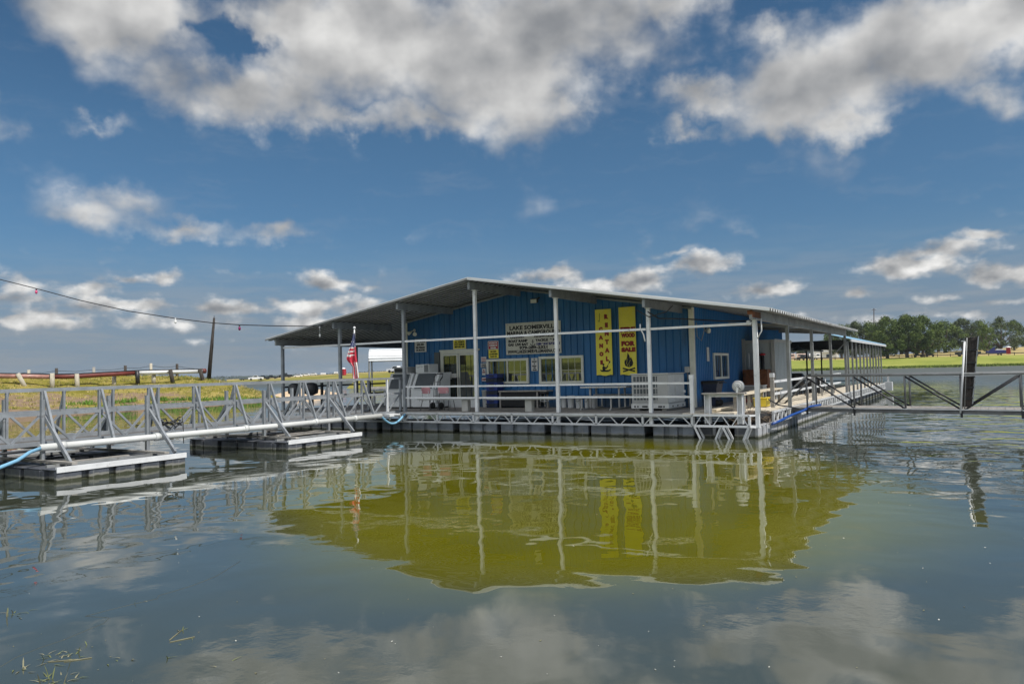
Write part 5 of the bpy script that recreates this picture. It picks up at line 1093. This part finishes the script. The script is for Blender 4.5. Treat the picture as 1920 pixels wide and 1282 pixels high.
folding(16.7, 15.3, 17.5, 16.9, 1.42, 'white folding table at the far end of the side deck'); folding(16.0, 10.9+1.9, 16.1+.5, 13.4, 1.44, 'small white folding table standing behind the pale lean-to')
e = empty('deck_box', (17.1, 16.2, ZD), 'squat black deck box under the white folding table', 'box'); MB().bbox((16.75, 15.6, ZD), (17.35, 16.6, 1.28), .02).build('body', BLACK, e); MB().bbox((16.73, 15.58, 1.281), (17.37, 16.62, 1.32), .01).build('lid', BLACKM, e)
# behind the gangway, on the left part of the landing: outboard, tables
e = empty('outboard_motor', (1.2, 1.6, ZD), 'black outboard motor clamped at the left edge of the landing', 'motor'); q = ps(536, 735, .3); mb = MB()
mb.lathe((.35, .25, 1.32), [(.12, 0), (.24, .05), (.26, .22), (.22, .38), (.1, .45)], 14); mb.lathe((.95, .55, 1.30), [(.14, 0), (.27, .06), (.29, .26), (.24, .42), (.1, .48)], 14); mb.build('cowl', BLACK, e); mb = MB(); mb.bar((.35, .25, ZD), (.35, .25, 1.32), .12); mb.bar((.95, .55, ZD), (.95, .55, 1.32), .14); mb.build('leg', BLACKM, e)
e = empty('fish_table', (2.4, 4.2, ZD), 'long white fish cleaning table behind the left gangway', 'table'); MB().bbox((1.0, 4.0, 1.32), (3.5, 4.7, 1.40), .015).build('tabletop', WHITE, e); mb = MB(); mb.box((2.0, 4.1, ZD), (2.7, 4.6, 1.319)); mb.build('cabinet', ACL, e)
for x in (1.1, 1.7, 3.4): MB().bar((x, 4.1, ZD), (x, 4.1, 1.32), .07).build('leg', WPAINT, e)
e = empty('metal_bench', (2.6, 7.5, ZD), 'bench with a white zigzag side behind the fish cleaning table', 'bench'); mb = MB(); mb.bbox((1.9, 7.2, 1.1), (3.6, 7.7, 1.15), .01); mb.build('seat', DGREY, e); mb = MB(); warren(mb, (1.9, 7.2), (3.6, 7.2), .80, 1.05, .3, 0, w=.03); mb.build('side_truss', WPAINT, e); MB().box((1.9, 7.25, ZD), (3.6, 7.6, .98)).build('base', BLACK, e)

# ------------------------------------------------------------------ on the left bank
def build_guardrail():
    e0 = pd(-60, 703, 74); keys = [(-260, 700.5, 71), (-120, 703.5, 71.5), (0, 704.5, 72), (48, 705, 72), (97, 706, 72), (146, 705, 72.5), (215, 701, 74), (258, 698.5, 75), (318, 697, 76.5), (378, 695.5, 78)]
    P = [pd(x, y, D) for x, y, D in keys]
    e = empty('pipe_guardrail', tuple(P[6]), 'pipe guardrail in red and white sections on short posts along the grass bank', 'guardrail')
    segs = [(0, 2, PIPEPK), (2, 4, PIPEPK), (4, 7, PIPER), (7, 9, WPAINT)]
    for a, b, m in segs:
        mb = MB(); pts = P[a:b+1]
        if b == 9: pts = pts[:-1]+[P[9]]
        mb.tube(pts, .20, 10); mb.build('rail_pipe', m, e)
    mb = MB()
    for a, b in zip(P, P[1:]): mb.bar(a+Vector((0, 0, .20)), b+Vector((0, 0, .20)), .30, .06)
    mb.build('rail_cap', BLACKM, e)
    dv = (P[9]-P[8]).normalized(); mb = MB(); mb.tube([P[9]+dv*.02, P[9]+dv*.38], .24, 10); mb.build('rail_end', PIPER, e)
    posts = [(33, 700, 45, 722, POSTW, 71.7), (98, 699.5, 98, 722, POSTW, 71.7), (144, 700.5, 145, 725, POSTW, 72.2), (214, 705, 214, 716, POSTW, 74.5), (257, 693.5, 258, 712, BLACKM, 74.7), (288, 701, 288, 711, POSTW, 76), (319, 692, 323, 712, DARKWOOD, 76), (375, 691, 380, 712, DARKWOOD, 77.6), (-60, 700, -58, 724, POSTW, 71.3), (-150, 700, -150, 726, POSTW, 71)]
    for x0, y0, x1, y1, m, D in posts:
        a, b = pd(x0, y0, D), pd(x1, y1, D); b = b+(b-a).normalized()*.5; MB().tube([b, a], [.19, .17], 8).build('post', m, e)
build_guardrail()
def build_wire_fence():
    tops = [(-40, 697), (54, 693), (106, 690), (176, 688), (235, 685), (283, 681), (332, 682)]; P = []
    e = empty('wire_fence', tuple(pd(176, 705, 84)), 'thin wire fence on slim weathered posts behind the pipe guardrail', 'fence')
    for i, (x, y) in enumerate(tops):
        a = pd(x, y, 84); P.append(a); b = a.copy(); b.z = 1.6
        MB().tube([b, a], [.15, .13], 7).build('post', [POSTW, POSTW, DARKWOOD, WOODG, DARKWOOD, POSTW, DARKWOOD][i], e)
    for dz in (.25, 1.0):
        mb = MB()
        for a, b in zip(P, P[1:]): mb.tube([a+Vector((0, 0, -dz)), (a+b)/2+Vector((0, 0, -dz-.12)), b+Vector((0, 0, -dz))], .018, 4)
        l = P[-1]+Vector((0, 0, -dz)); mb.tube([l, pd(372, 691+dz*5, 84)], .018, 4); mb.build('wire', BLACKM, e)
build_wire_fence()
p = empty('leaning_pole', tuple(pd(392, 714, 79)), 'dark leaning timber utility pole at the end of the bank', 'pole'); a, b = pd(391, 716, 79), pd(401.5, 596, 79); mb = MB(); mb.tube([a, a.lerp(b, .5), b], [.20, .165, .10], 9); mb.build('timber', PLANKB, p); MB().tube([a.lerp(b, .52)+Vector((.2, 0, 0)), a.lerp(b, .68)+Vector((.16, 0, 0))], .05, 6).build('bracket', DARKWOOD, p); MB().tube([b, pd(401.5, 592, 79)], .03, 5).build('pin', BLACKM, p)
# light string from the roof to the left
e1 = Vector((-.06+3.0, -.4, 3.98)); W = [pd(-120, 488, 38), pd(0, 524, 36), pd(68, 541, 35), pd(150, 563, 34), pd(240, 583, 33), pd(330, 597, 32), pd(400, 605.5, 31), pd(450, 609, 30), pd(520, 611, 29), pd(575, 611.5, 28.2)]
W.append(pt(615, 609.5, -.42)); wm = MB(); wm.tube(W, .017, 5); tag(wm.build('cable', BLACKM), 'long overhead cable sagging from the shop roof to the upper left', 'cable')
for x, y, d, m, lb in ((68, 541, 35, BULBP, 'pink bulb hanging on the overhead cable, farthest left'), (329, 596.5, 32, BULBW, 'white bulb hanging on the overhead cable left of the leaning pole'), (449, 609, 30, BULBD, 'dark pink bulb hanging on the overhead cable right of the leaning pole')):
    q = pd(x, y, d); o = empty('light_bulb', tuple(q), lb, 'bulb', 'bulbs on the overhead cable'); MB().tube([q, q-Vector((0, 0, .07))], .028, 7).build('socket', BLACK if m != BULBW else WHITE, o); MB().lathe(q-Vector((0, 0, .21)), [(0, 0), (.035, .02), (.05, .07), (.038, .12), (.024, .15)], 10).build('glass', m, o)
q = pt(599.5, 611, -.45); o = empty('light_bulb', tuple(q), 'white hanging lamp on a cord below the left roof edge', 'bulb'); MB().tube([q, q-Vector((0, 0, .30))], .008, 5).build('cord', WHITE, o); MB().tube([q-Vector((0, 0, .02)), q-Vector((0, 0, .1))], .03, 7).build('socket', WHITE, o); MB().lathe(q-Vector((0, 0, .42)), [(0, 0), (.03, .02), (.035, .06), (.02, .12)], 8).build('glass', BULBW, o)

# ------------------------------------------------------------------ far shore: carport, vehicles, fence
def build_carport():
    D = 92; q0, q1 = pd(691, 672, D), pd(800, 672, D); ex = Vector((q1.x-q0.x, q1.y-q0.y, 0)).normalized(); ey = Vector((-ex.y, ex.x, 0))
    e = empty('carport', (q0.x, q0.y, .5), 'white metal carport with a rounded ribbed roof on thin legs beyond the left rail', 'carport'); L_ = (q1-q0).length; zt = q0.z
    pr = [(-.05, -.30), (0, 0), (.25, .25), (1.5, .95), (3.2, 1.15), (4.9, .95), (6.15, .25), (6.4, 0), (6.45, -.30)]
    mb = MB(); nx = 24; n = len(pr); vs = []
    # long axis of the roof runs away to the right; ribs along it
    for i in range(nx+1):
        k = .35*(1 if i == 0 else 0)
        for (v, h) in pr: q = q0+ex*(i/nx*L_)+ey*v; vs.append((q.x, q.y, zt+h))
    mb.add(vs, [(i*n+j, i*n+n+j, i*n+n+j+1, i*n+j+1) for i in range(nx) for j in range(n-1)]); mb.add(vs[:n], [tuple(range(n))])
    for (v, h) in pr: a = q0+ey*(v-.03); a.z = zt+h+.02; mb.bar(a, a+ex*L_, .07)
    mb.build('roof', WHITE, e)
    for k in (.05, 4.4, 8.8):
        for v in (.05, 6.35): a = q0+ex*(k if v < 1 else k*.99+.1)+ey*v; MB().bar((a.x, a.y, .4), (a.x, a.y, zt), .14).build('leg', GALVD, e)
    mb = MB(); a = q0-ex*.6; mb.bar((a.x, a.y, .45), (q1.x, q1.y, .45), 1.0, .4); mb.build('floating_base', WOODG, e)
build_carport()
def pickup(pos, rz, scale, m, label, name='pickup_truck', cat='truck', group=None, cab=True, box=True):
    e = empty(name, (0, 0, 0), label, cat, group)
    mb = MB(); prof = [(-2.7, .45), (2.65, .45), (2.72, .75), (2.65, 1.0), (1.25, 1.12), (.65, 1.75), (-.55, 1.78), (-.85, 1.12), (-2.7, 1.10)]
    mb.prism(prof, lambda u, v, d: (u, d, v), -.92, .92); body = mb.build('body', m, e)
    mb = MB()
    for s in (-1, 1): mb.prism([(1.05, 1.16), (.58, 1.68), (-.45, 1.70), (-.62, 1.16)], lambda u, v, d: (u, d, v), s*.925, s*.935)
    mb.build('window', CARGLASS, e)
    for x in (-1.75, 1.75):
        for s in (-1, 1):
            w_ = MB(); w_.lathe((x, s*.82-.12, .40), [(.05, 0), (.38, 0), (.40, .03), (.40, .21), (.38, .24), (.05, .24)], 14, axis='y'); wh = w_.build('wheel', TYRE, e)
    for s in (-1, 1): MB().box((2.66, s*.62-.16, .78), (2.735, s*.62+.16, .95)).build('headlight', ACL, e)
    MB().box((2.64, -.9, .46), (2.80, .9, .62)).build('bumper', CHROME, e)
    e.location = pos; e.rotation_euler.z = rz; e.scale = (scale,)*3; return e
def hz(x): d = ray(x, 700); return math.atan2(d.y, d.x)
def onfar(x, y, D): q = pd(x, y, D); return q
q = onfar(480, 712.6, 425); pickup(q, hz(480)+R(88), 1.4, PAINTW, 'white pickup truck parked on the far spit left of the shop')
for x, y, D, ln, hh, m, lb, nm, ct in ((457, 713, 415, 4.0, .7, PAINTK, 'dark boat trailer in front of the white pickup on the far spit', 'boat_trailer', 'trailer'),):
    q = onfar(x, y, D); e = empty(nm, tuple(q), lb, ct); d = Vector((math.cos(hz(x)-R(90)), math.sin(hz(x)-R(90)), 0)); MB().bar(q-d*2.2+Vector((0, 0, .6)), q+d*2.2+Vector((0, 0, .6)), 1.6, .35).build('frame', m, e)
    for k in (-.6, .5): MB().lathe(q+d*k+Vector((0, 0, .35)), [(.05, -.9), (.35, -.9), (.35, -.7), (.05, -.7)], 10, axis='y').build('wheel', TYRE, e)
for i, (x, y, D, m, lb) in enumerate(((494, 711.6, 430, PAINTK, 'dark pickup right behind the white pickup on the far spit'), (508, 710.8, 440, PAINTK, 'black pickup farthest right in the row on the far spit'), (534, 707.5, 420, PAINTK, 'dark green pickup by itself on the far grass'))):
    pickup(onfar(x, y, D), hz(x)+R(80+15*i), 1.3, m, lb, group='vehicles across the water on the left')
def small_car(pos, rz, m, label, group=None, sc=1.0):
    e = empty('parked_car', (0, 0, 0), label, 'car', group); mb = MB(); mb.prism([(-2.2, .3), (2.2, .3), (2.25, .7), (1.1, .9), (.55, 1.4), (-1.1, 1.42), (-1.8, .95), (-2.2, .9)], lambda u, v, d: (u, d, v), -.85, .85); mb.build('body', m, e)
    mb = MB()
    for s in (-1, 1): mb.prism([(.95, .92), (.5, 1.34), (-1.0, 1.36), (-1.5, .95)], lambda u, v, d: (u, d, v), s*.855, s*.865)
    mb.build('window', CARGLASS, e)
    for x in (-1.35, 1.4):
        for s in (-1, 1): MB().lathe((x, s*.75-.1, .33), [(.05, 0), (.33, 0), (.33, .2), (.05, .2)], 12, axis='y').build('wheel', TYRE, e)
    e.location = pos; e.rotation_euler.z = rz; e.scale = (sc,)*3; return e
for x, y, D, lb in ((559, 706.5, 430, 'white car farthest left on the far grass slope'), (574, 704.5, 460, 'white car under the dark hill on the far grass slope'), (587, 703.5, 480, 'white car farthest right of the three on the far grass slope')):
    small_car(onfar(x, y, D), hz(x)+R(80), PAINTW, lb, 'white cars on the far slope', 1.0)
def rv(x, y, D, lb, L_=7.5, m=None, H=3.0):
    q = onfar(x, y, D); e = empty('camper_trailer', (0, 0, 0), lb, 'camper', 'campers on the far shore'); MB().bbox((-L_/2, -1.2, .6), (L_/2, 1.2, H), .25).build('body', m or PAINTW, e); mb = MB(); mb.box((-L_*.3, -1.215, 1.7), (-L_*.1, -1.201, 2.3)); mb.box((L_*.1, -1.215, 1.7), (L_*.33, -1.201, 2.3)); mb.build('window', CARGLASS, e)
    MB().box((-.35, -1.22, .7), (.3, -1.205, 2.5)).build('door', ACL, e)
    for k in (-.5, .5): MB().lathe((k, -1.1, .38), [(.05, 0), (.36, 0), (.36, .25), (.05, .25)], 12, axis='y').build('wheel', TYRE, e)
    e.location = q; e.rotation_euler.z = hz(x)-R(90); e.scale = (.42, .42, .42) if D > 400 else (1, 1, 1)
rv(606, 702.8, 500, 'white camper on the crest left of the flag'); rv(630, 700.6, 500, 'white camper nearest the red portable toilet', 6)
e = None
def porta(x, y, D, lb, m):
    q = onfar(x, y, D); e = empty('portable_toilet', tuple(q), lb, 'portable toilet', 'portable toilets on the shores'); MB().bbox((q.x-.6, q.y-.6, q.z), (q.x+.6, q.y+.6, q.z+2.1), .05).build('cabin', m, e); MB().lathe((q.x, q.y, q.z+2.1), [(.86, 0), (.84, .1), (.5, .35), (.1, .42)], 4).build('roof', PAINTW, e); MB().box((q.x-.4, q.y-.625, q.z+.1), (q.x+.4, q.y-.605, q.z+1.95)).build('door', m, e)
porta(644.5, 703.5, 262, 'red portable toilet with a white roof on the left shore by the flag', SIGNR); porta(1891, 663.5, 300, 'maroon portable toilet with a white roof under the trees at far right', INKR)
pickup(pd(744, 698.5, 210), hz(742)+R(60), 1.0, PAINTW, 'white pickup truck partly hidden behind the left ice chest', name='pickup_truck'); 
o = MB(); q = pd(742, 702, 130); o.add([(q.x-5, q.y-3, q.z-.02), (q.x+40, q.y+10, q.z-.02), (q.x+30, q.y+60, q.z), (q.x-15, q.y+50, q.z)], [(0, 1, 2, 3)])
o.add([(q.x-5, q.y-3, q.z-.02), (q.x+40, q.y+10, q.z-.02), (q.x+43, q.y+5, -.3), (q.x-4, q.y-8, -.3)], [(0, 3, 2, 1)]); o.add([(q.x-5, q.y-3, q.z-.02), (q.x-15, q.y+50, q.z), (q.x-22, q.y+48, -.3), (q.x-4, q.y-8, -.3)], [(0, 1, 2, 3)]); tag(o.build('ground', MEADOWM), kind='structure')
# right shore
def far_on(x, u): return far_pt(x, u)
e = empty('rail_fence', tuple(far_on(1750, 1.0)), 'long dark post and rail fence along the top of the far lawn', 'fence'); mb = MB(); xs = list(range(1470, 1960, 12)); up = Vector((0, 0, .75))
for a, b in zip(xs, xs[1:]): mb.bar(far_on(a, 1.0)+up, far_on(b, 1.0)+up, .16, .30)
mb.build('rail', DARKWOOD, e)
for x in xs[::2]: q = far_on(x, 1.0); MB().bar(q-Vector((0, 0, .2)), q+Vector((0, 0, 1.1)), .24).build('post', DARKWOOD, e)
q = far_on(1815, .98); pickup(q, hz(1815)+R(90), 1.55, PAINTK, 'black pickup truck on the right shore behind the dark plank')
q = far_on(1868, 1.06); e = empty('trailer_boat', tuple(q), 'blue and white motor boat on a trailer under the right hand trees', 'boat'); d = Vector((math.cos(hz(1868)-R(90)), math.sin(hz(1868)-R(90)), 0)); n_ = Vector((-d.y, d.x, 0))
def bt(u, v, w_): return tuple(q+d*u+n_*w_+Vector((0, 0, v)))
mb = MB(); mb.prism([(-3.6, 1.5), (-2.4, .75), (3.4, .75), (3.7, 1.7), (1.5, 1.8), (-1.5, 1.9)], bt, -1.1, 1.1); mb.build('hull', PAINTB, e); mb = MB(); mb.prism([(-2.3, 1.92), (-.8, 2.9), (-.3, 2.9), (-.2, 1.9)], bt, -.9, .9); mb.build('canopy', PAINTB, e); mb = MB(); mb.prism([(-.1, 1.85), (.1, 2.3), (2.0, 2.25), (3.2, 1.78)], bt, -.9, .9); mb.build('deck', PAINTW, e)
mb = MB(); mb.bar(bt(-5, .55, 0), bt(3, .6, 0), 1.4, .15); mb.build('trailer', GALVD, e)
for u in (.6, 1.5): mb = MB(); a = Vector(bt(u, .4, -1.2)); mb.tube([a, a+n_*.3], .42, 12); mb.build('wheel', TYRE, e)
def cart(x, lb):
    q = far_on(x, 1.04); e = empty('garden_tractor', tuple(q), lb, 'tractor', 'garden tractors by the oaks'); d = Vector((math.cos(hz(x)-R(90)), math.sin(hz(x)-R(90)), 0)); n_ = Vector((-d.y, d.x, 0)); f = lambda u, v, w_: tuple(q+d*u+n_*w_+Vector((0, 0, v)))
    mb = MB(); mb.prism([(-1.5, .5), (1.6, .5), (1.6, 1.0), (.4, 1.15), (.1, 1.5), (-.6, 1.6), (-1.2, 1.1)], f, -.5, .5); mb.build('body', BLACKM, e); mb = MB(); mb.prism([(-.9, 1.2), (-.3, 1.2), (-.5, 1.9), (-.95, 1.9)], f, -.3, .3); mb.build('seat', BLACK, e)
    for u, r in ((-.9, .6), (1.2, .42)):
        for s in (-.8, .5): a = Vector(f(u, r, s)); mb = MB(); mb.tube([a, a+n_*.3], r, 12); mb.build('wheel', TYRE, e)
cart(1721, 'dark garden tractor left of the third oak trunk'); cart(1743, 'dark garden tractor right of the third oak trunk')
for x, u, k, m, lb in ((1493, 1.15, 'rv', mat('pale_pink_siding', (.62, .45, .38)), 'pinkish camper seen under the boat slip roof'), (1529, 1.2, 'rv', PAINTW, 'white camper with a dark shadowed side seen under the boat slip roof')):
    q = far_on(x, u); rv(x, 0, 1, lb, 8 if m != PAINTW else 5, m, 2.6); C.objects[-1].name; 
    o = [w_ for w_ in C.objects if w_.get('label') == lb][0]; o.location = q
pickup(far_on(1510, 1.08), hz(1510)+R(40), 1.25, PAINTK, 'dark pickup truck between the campers under the boat slip roof')
q = far_on(1548, 1.9); e = empty('house', tuple(q), 'pale house with a white pitched roof seen under the boat slip roof', 'house'); mb = MB(); mb.box((q.x-6, q.y-4, q.z-1), (q.x+6, q.y+4, q.z+3)); mb.build('wall', ACL, e); mb = MB(); mb.prism([(-6.6, 2.9), (6.6, 2.9), (0, 5.6)], lambda u, v, d: (q.x+u, q.y+d, q.z+v), -4.6, 4.6); mb.build('roof', WHITE, e); MB().box((q.x+1, q.y-4.06, q.z+.4), (q.x+3, q.y-4.001, q.z+2)).build('window', CARGLASS, e)
a = far_on(1639, 1.7); e = empty('utility_pole', (a.x, a.y, a.z), 'thin tall utility pole rising behind the right hand oaks', 'utility pole'); dd = math.hypot(a.x-CAM[0], a.y-CAM[1]); b = pd(1638.5, 578, dd); MB().tube([a, b], [.30, .2], 8).build('pole', DARKWOOD, e); MB().bar(b+Vector((-1.1, 0, -.7)), b+Vector((1.1, 0, -.7)), .16).build('crossarm', DARKWOOD, e)
for s in (-.9, .9): MB().lathe(b+Vector((s, 0, -.6)), [(.1, 0), (.14, .1), (.06, .35)], 8).build('insulator', ACL, e)

# ------------------------------------------------------------------ trees
def leaf_mat(name, a, b, c):
    m = bpy.data.materials.new(name); m.use_nodes = True; t = NT(m.node_tree); p = m.node_tree.nodes['Principled BSDF']
    tc = t.n('ShaderNodeTexCoord'); n = t.noise(tc.outputs['Object'], .5, 4, .6); t.link(t.ramp(n, [(.36, a), (.5, b), (.64, c)]), p.inputs['Base Color']); p.inputs['Roughness'].default_value = .7; p.inputs['Specular IOR Level'].default_value = .2
    return m
LEAF = [leaf_mat('oak_leaves', (.035, .06, .014), (.07, .105, .024), (.135, .18, .045)), leaf_mat('young_oak_leaves', (.05, .08, .018), (.095, .14, .03), (.16, .21, .05)), leaf_mat('grey_oak_leaves', (.042, .06, .028), (.075, .098, .042), (.12, .15, .068))]
def tree_meshes(seed, H, Wd, trunk_h, leaves, shape):
    rnd = random.Random(seed); tr = MB(); cl = []
    tr.tube([(0, 0, -.4), (0, 0, .2), (rnd.uniform(-.1, .1), 0, trunk_h*.6), (rnd.uniform(-.2, .2), .1, trunk_h)], [H*.055, H*.042, H*.036, H*.034], 9)
    nb = 9
    for k in range(nb):
        a = k*2.4+rnd.uniform(-.3, .3); rr = Wd/2*rnd.uniform(.45, .8); zz = trunk_h+(H-trunk_h)*rnd.uniform(.15, .75); s = Vector((0, 0, trunk_h*rnd.uniform(.7, 1))); en = Vector((math.cos(a)*rr, math.sin(a)*rr, zz)); md = s.lerp(en, .5)+Vector((0, 0, -.06*H*rnd.random()))
        tr.tube([s, md, en], [H*.020, H*.012, H*.004], 6)
    nclump = int(26+leaves/260)
    for k in range(nclump):
        th = rnd.uniform(0, 6.283); u = rnd.random(); zz = trunk_h*.72+(H-trunk_h*.72)*u
        prof = (math.sin(math.pi*min(1, max(0, (u*.90+.14))))**.62) if shape == 0 else (1-abs(u-.38)/.66)**.6 if abs(u-.38) < .66 else .1
        r = Wd/2*prof*math.sqrt(rnd.uniform(.12, 1.0))*rnd.uniform(.85, 1.06)
        cl.append((Vector((r*math.cos(th), r*math.sin(th), zz)), H*rnd.uniform(.075, .135)))
    lf = MB(); per = leaves//nclump
    for c, cr in cl:
        for _ in range(per):
            d = Vector((rnd.gauss(0, 1), rnd.gauss(0, 1), rnd.gauss(0, .75))).normalized()*cr*(rnd.random()**.42)*rnd.uniform(.9, 1.1); q = c+d
            s = H*rnd.uniform(.011, .021); n = (d.normalized()*.6+Vector((rnd.gauss(0, .6), rnd.gauss(0, .6), .5+rnd.gauss(0, .5)))).normalized(); a = n.orthogonal().normalized(); b = n.cross(a); ph = rnd.uniform(0, 6.28); a, b = a*math.cos(ph)+b*math.sin(ph), b*math.cos(ph)-a*math.sin(ph)
            lf.add([q+a*s, q+b*s*.7, q-a*s, q-b*s*.7], [(0, 1, 2, 3)])
    return tr, lf
KIND = [(101, 12, 14.5, 2.2, 11500, 0), (102, 12, 13, 2.3, 11000, 0), (103, 12, 12, 2.0, 9000, 1), (104, 12, 13, 2.2, 6500, 0)]
PROTO = {}
def tree(kind, m, pos, H, wide, rz, label, group='trees along the far shore'):
    key = (kind, m)
    if key not in PROTO:
        e = empty('oak_tree', (0, 0, 0), label, 'tree', group); tr, lf = tree_meshes(*KIND[kind]); tr.build('trunk', BARK, e); lf.build('crown', LEAF[m], e); PROTO[key] = e; o = e
        o.location = pos; o.rotation_euler.z = rz
    else: o = copy_tree(PROTO[key], pos, rz, label)
    o.scale = (H/12*wide, H/12*wide, H/12); return o
def tree_at(x, u, ytop, kind, m, wide, rz, label):
    q = far_on(x, u); dd = math.hypot(q.x-CAM[0], q.y-CAM[1]); H = pd(x, ytop, dd).z-q.z; return tree(kind, m, q, H, wide, rz, label)
TR = [(1664, 1.02, 597, 0, 0, .98, 0, 'broad oak at the right end of the boat slip roof'), (1701, 1.03, 594, 1, 0, 1.05, 1.1, 'tall oak second along the fence from the boat slip'), (1731, 1.03, 595, 0, 0, .95, 2.3, 'tall oak with two garden tractors at its foot'),
      (1772, 1.75, 604, 2, 1, 1.35, .4, 'bushy lighter oak behind the fence, left of the dark plank'), (1806, 1.8, 600, 1, 2, 1.1, 1.9, 'greyish oak seen just behind the dark plank'), (1850, 1.35, 610, 3, 1, .75, .8, 'slender young tree with thin trunk right of the dark plank'), (1838, 1.85, 603, 2, 1, .95, 3.2, 'lighter tree half hidden behind the slender young one'),
      (1877, 1.4, 597, 3, 2, 1.1, 2.7, 'open crowned oak behind the blue boat'), (1902, 1.6, 603, 1, 0, .9, 5.1, 'dark oak at the right of the blue boat'),
      (1634, 1.3, 606, 2, 0, 1.0, .7, 'dark oak just left of the utility pole above the slip roof'), (1604, 1.35, 606, 0, 2, 1.0, 4.0, 'grey green oak above the far end of the shop roof'), (1578, 1.5, 612, 1, 0, .95, 2.0, 'dark oak behind the end of the shop roof'),
      (1545, 1.95, 640, 2, 1, 1.5, .2, 'pale bushy tree beside the white roofed house'), (1518, 2.0, 645, 1, 2, 1.5, .9, 'round grey tree behind the dark pickup under the slip roof'), (1492, 2.0, 645, 2, 2, 1.6, 1.6, 'round grey tree behind the pinkish camper under the slip roof'),
      (1926, 2.0, 628, 3, 2, 1.2, 1.2, 'far grey tree cut by the right edge of the photo'), (1760, 2.0, 616, 1, 2, 1.4, 2.2, 'grey tree in the gap behind the bushy lighter oak'), (1690, 2.0, 618, 2, 2, 1.7, .6, 'far grey tree showing between the first two oak trunks'), (1650, 2.0, 622, 2, 2, 1.6, 4.4, 'far grey tree showing left of the broad oak'), (1722, 2.0, 622, 3, 2, 1.6, 3.3, 'far grey tree showing between the tall oak trunks')]
for a in TR: tree_at(*a)
q = pd(757, 703, 128); tree(3, 1, (q.x+2, q.y+3, q.z-.3), 6.0, .8, .3, 'small leafy tree peeping out beside the porch post at the ice chests', group=None)
for x, y, H, rz, lb in ((-9, -46, 10, 0, 'oak on the near bank far left behind the photographer'), (14, -52, 12, 2, 'oak on the near bank behind the photographer'), (-26, -44, 9, 4, 'oak on the near bank farthest left, out of the picture')): tree(1, 0, (x, y, 3.2), H, 1.0, rz, lb, 'trees on the near bank')
# ------------------------------------------------------------------ water plants and floating rope in the shallows
def weeds():
    rnd = random.Random(31); mb = MB()
    spots = [(22, 1150, 14, .16), (34, 1153, 10, .12), (92, 1232, 16, .13), (112, 1237, 22, .16), (128, 1228, 8, .10), (35, 1255, 14, .12), (95, 1275, 30, .16), (120, 1278, 24, .14), (235, 1234, 8, .08), (265, 1128, 5, .09), (341, 1180, 6, .07), (415, 1248, 3, .16), (294, 1235, 2, .12), (168, 1218, 3, .10), (360, 1195, 4, .06)]
    for x, y, n, h in spots:
        c = pz(x, y, 0)
        for _ in range(max(2, n//2)):
            q = c+Vector((rnd.gauss(0, .045), rnd.gauss(0, .045), -.01)); a = rnd.uniform(0, 6.28); d = Vector((math.cos(a), math.sin(a), 0)); flat = rnd.random() < .85
            e_ = q+(d*h*rnd.uniform(.5, 1.2)+Vector((0, 0, .012)) if flat else d*h*.25+Vector((0, 0, h*rnd.uniform(.3, .8)))); e_.z = max(e_.z, .006); s = Vector((-d.y, d.x, 0))*.0045; m_ = q.lerp(e_, .55)+Vector((0, 0, .006))
            mb.add([q-s, q+s, m_+s, m_-s, e_], [(0, 1, 2, 3), (3, 2, 4)], mi=0 if rnd.random() < .5 else 1)
    for (x0, y0, x1, y1) in ((318, 1199, 341, 1180), (318, 1203, 365, 1193), (120, 1240, 172, 1232), (90, 1240, 146, 1235)): mb.tube([pz(x0, y0, .002), pz(x1, y1, .003)], .004, 5, mi=1)
    tag(mb.build('water_weed', [mat('weed_green', (.13, .15, .055), .8, 0, .35, 8), mat('weed_straw', (.20, .19, .12), .8, 0, .3, 8)]), kind='stuff')
    r = MB(); pts = [(0, 1250), (30, 1232), (75, 1214), (120, 1199), (165, 1180), (195, 1168), (205, 1158), (160, 1155), (205, 1143), (250, 1132), (295, 1122), (298, 1116), (330, 1107), (365, 1096), (405, 1080), (425, 1068), (450, 1052)]
    r.tube([pz(x, y, -.002) for x, y in pts], .0045, 5); tag(r.build('rope', mat('sunken_line', (.045, .055, .05), .8)), 'thin dark line floating in loops on the near water at left', 'rope')
weeds()

def debris():                          # specks of leaf and foam drifting on the lake
    rnd = random.Random(77); mb = MB()
    for _ in range(150):
        q = pz(rnd.uniform(0, 1920), 840+440*rnd.random()**1.3, .003); r = rnd.uniform(.004, .013); a = rnd.uniform(0, 6.28); u = Vector((math.cos(a), math.sin(a), 0)); w_ = Vector((-u.y, u.x, 0))*rnd.uniform(.3, .8)
        mb.add([q-u*r, q-w_*r, q+u*r+Vector((0, 0, .003)), q+w_*r], [(0, 1, 2, 3)], mi=rnd.choice([0, 0, 1]))
    tag(mb.build('floating_debris', [mat('drifting_leaf', (.16, .15, .08), .8, 0, .3, 8), mat('drifting_foam', (.55, .55, .5), .8, 0, .1, 8)]), kind='stuff')
debris()

# ------------------------------------------------------------------ summer air over the lake
def build_haze():
    mb = MB(); mb.box((-4250, -140, -1.5), (4250, 4800, 42))
    m = bpy.data.materials.new('haze_air'); m.use_nodes = True; t = NT(m.node_tree); m.node_tree.nodes.clear()
    v = t.n('ShaderNodeVolumePrincipled'); v.inputs['Color'].default_value = (.72, .82, .92, 1); v.inputs['Density'].default_value = .00011; v.inputs['Anisotropy'].default_value = .2
    o = t.n('ShaderNodeOutputMaterial'); t.link(v.outputs[0], o.inputs['Volume'])
    tag(mb.build('haze', m), kind='stuff')
build_haze()
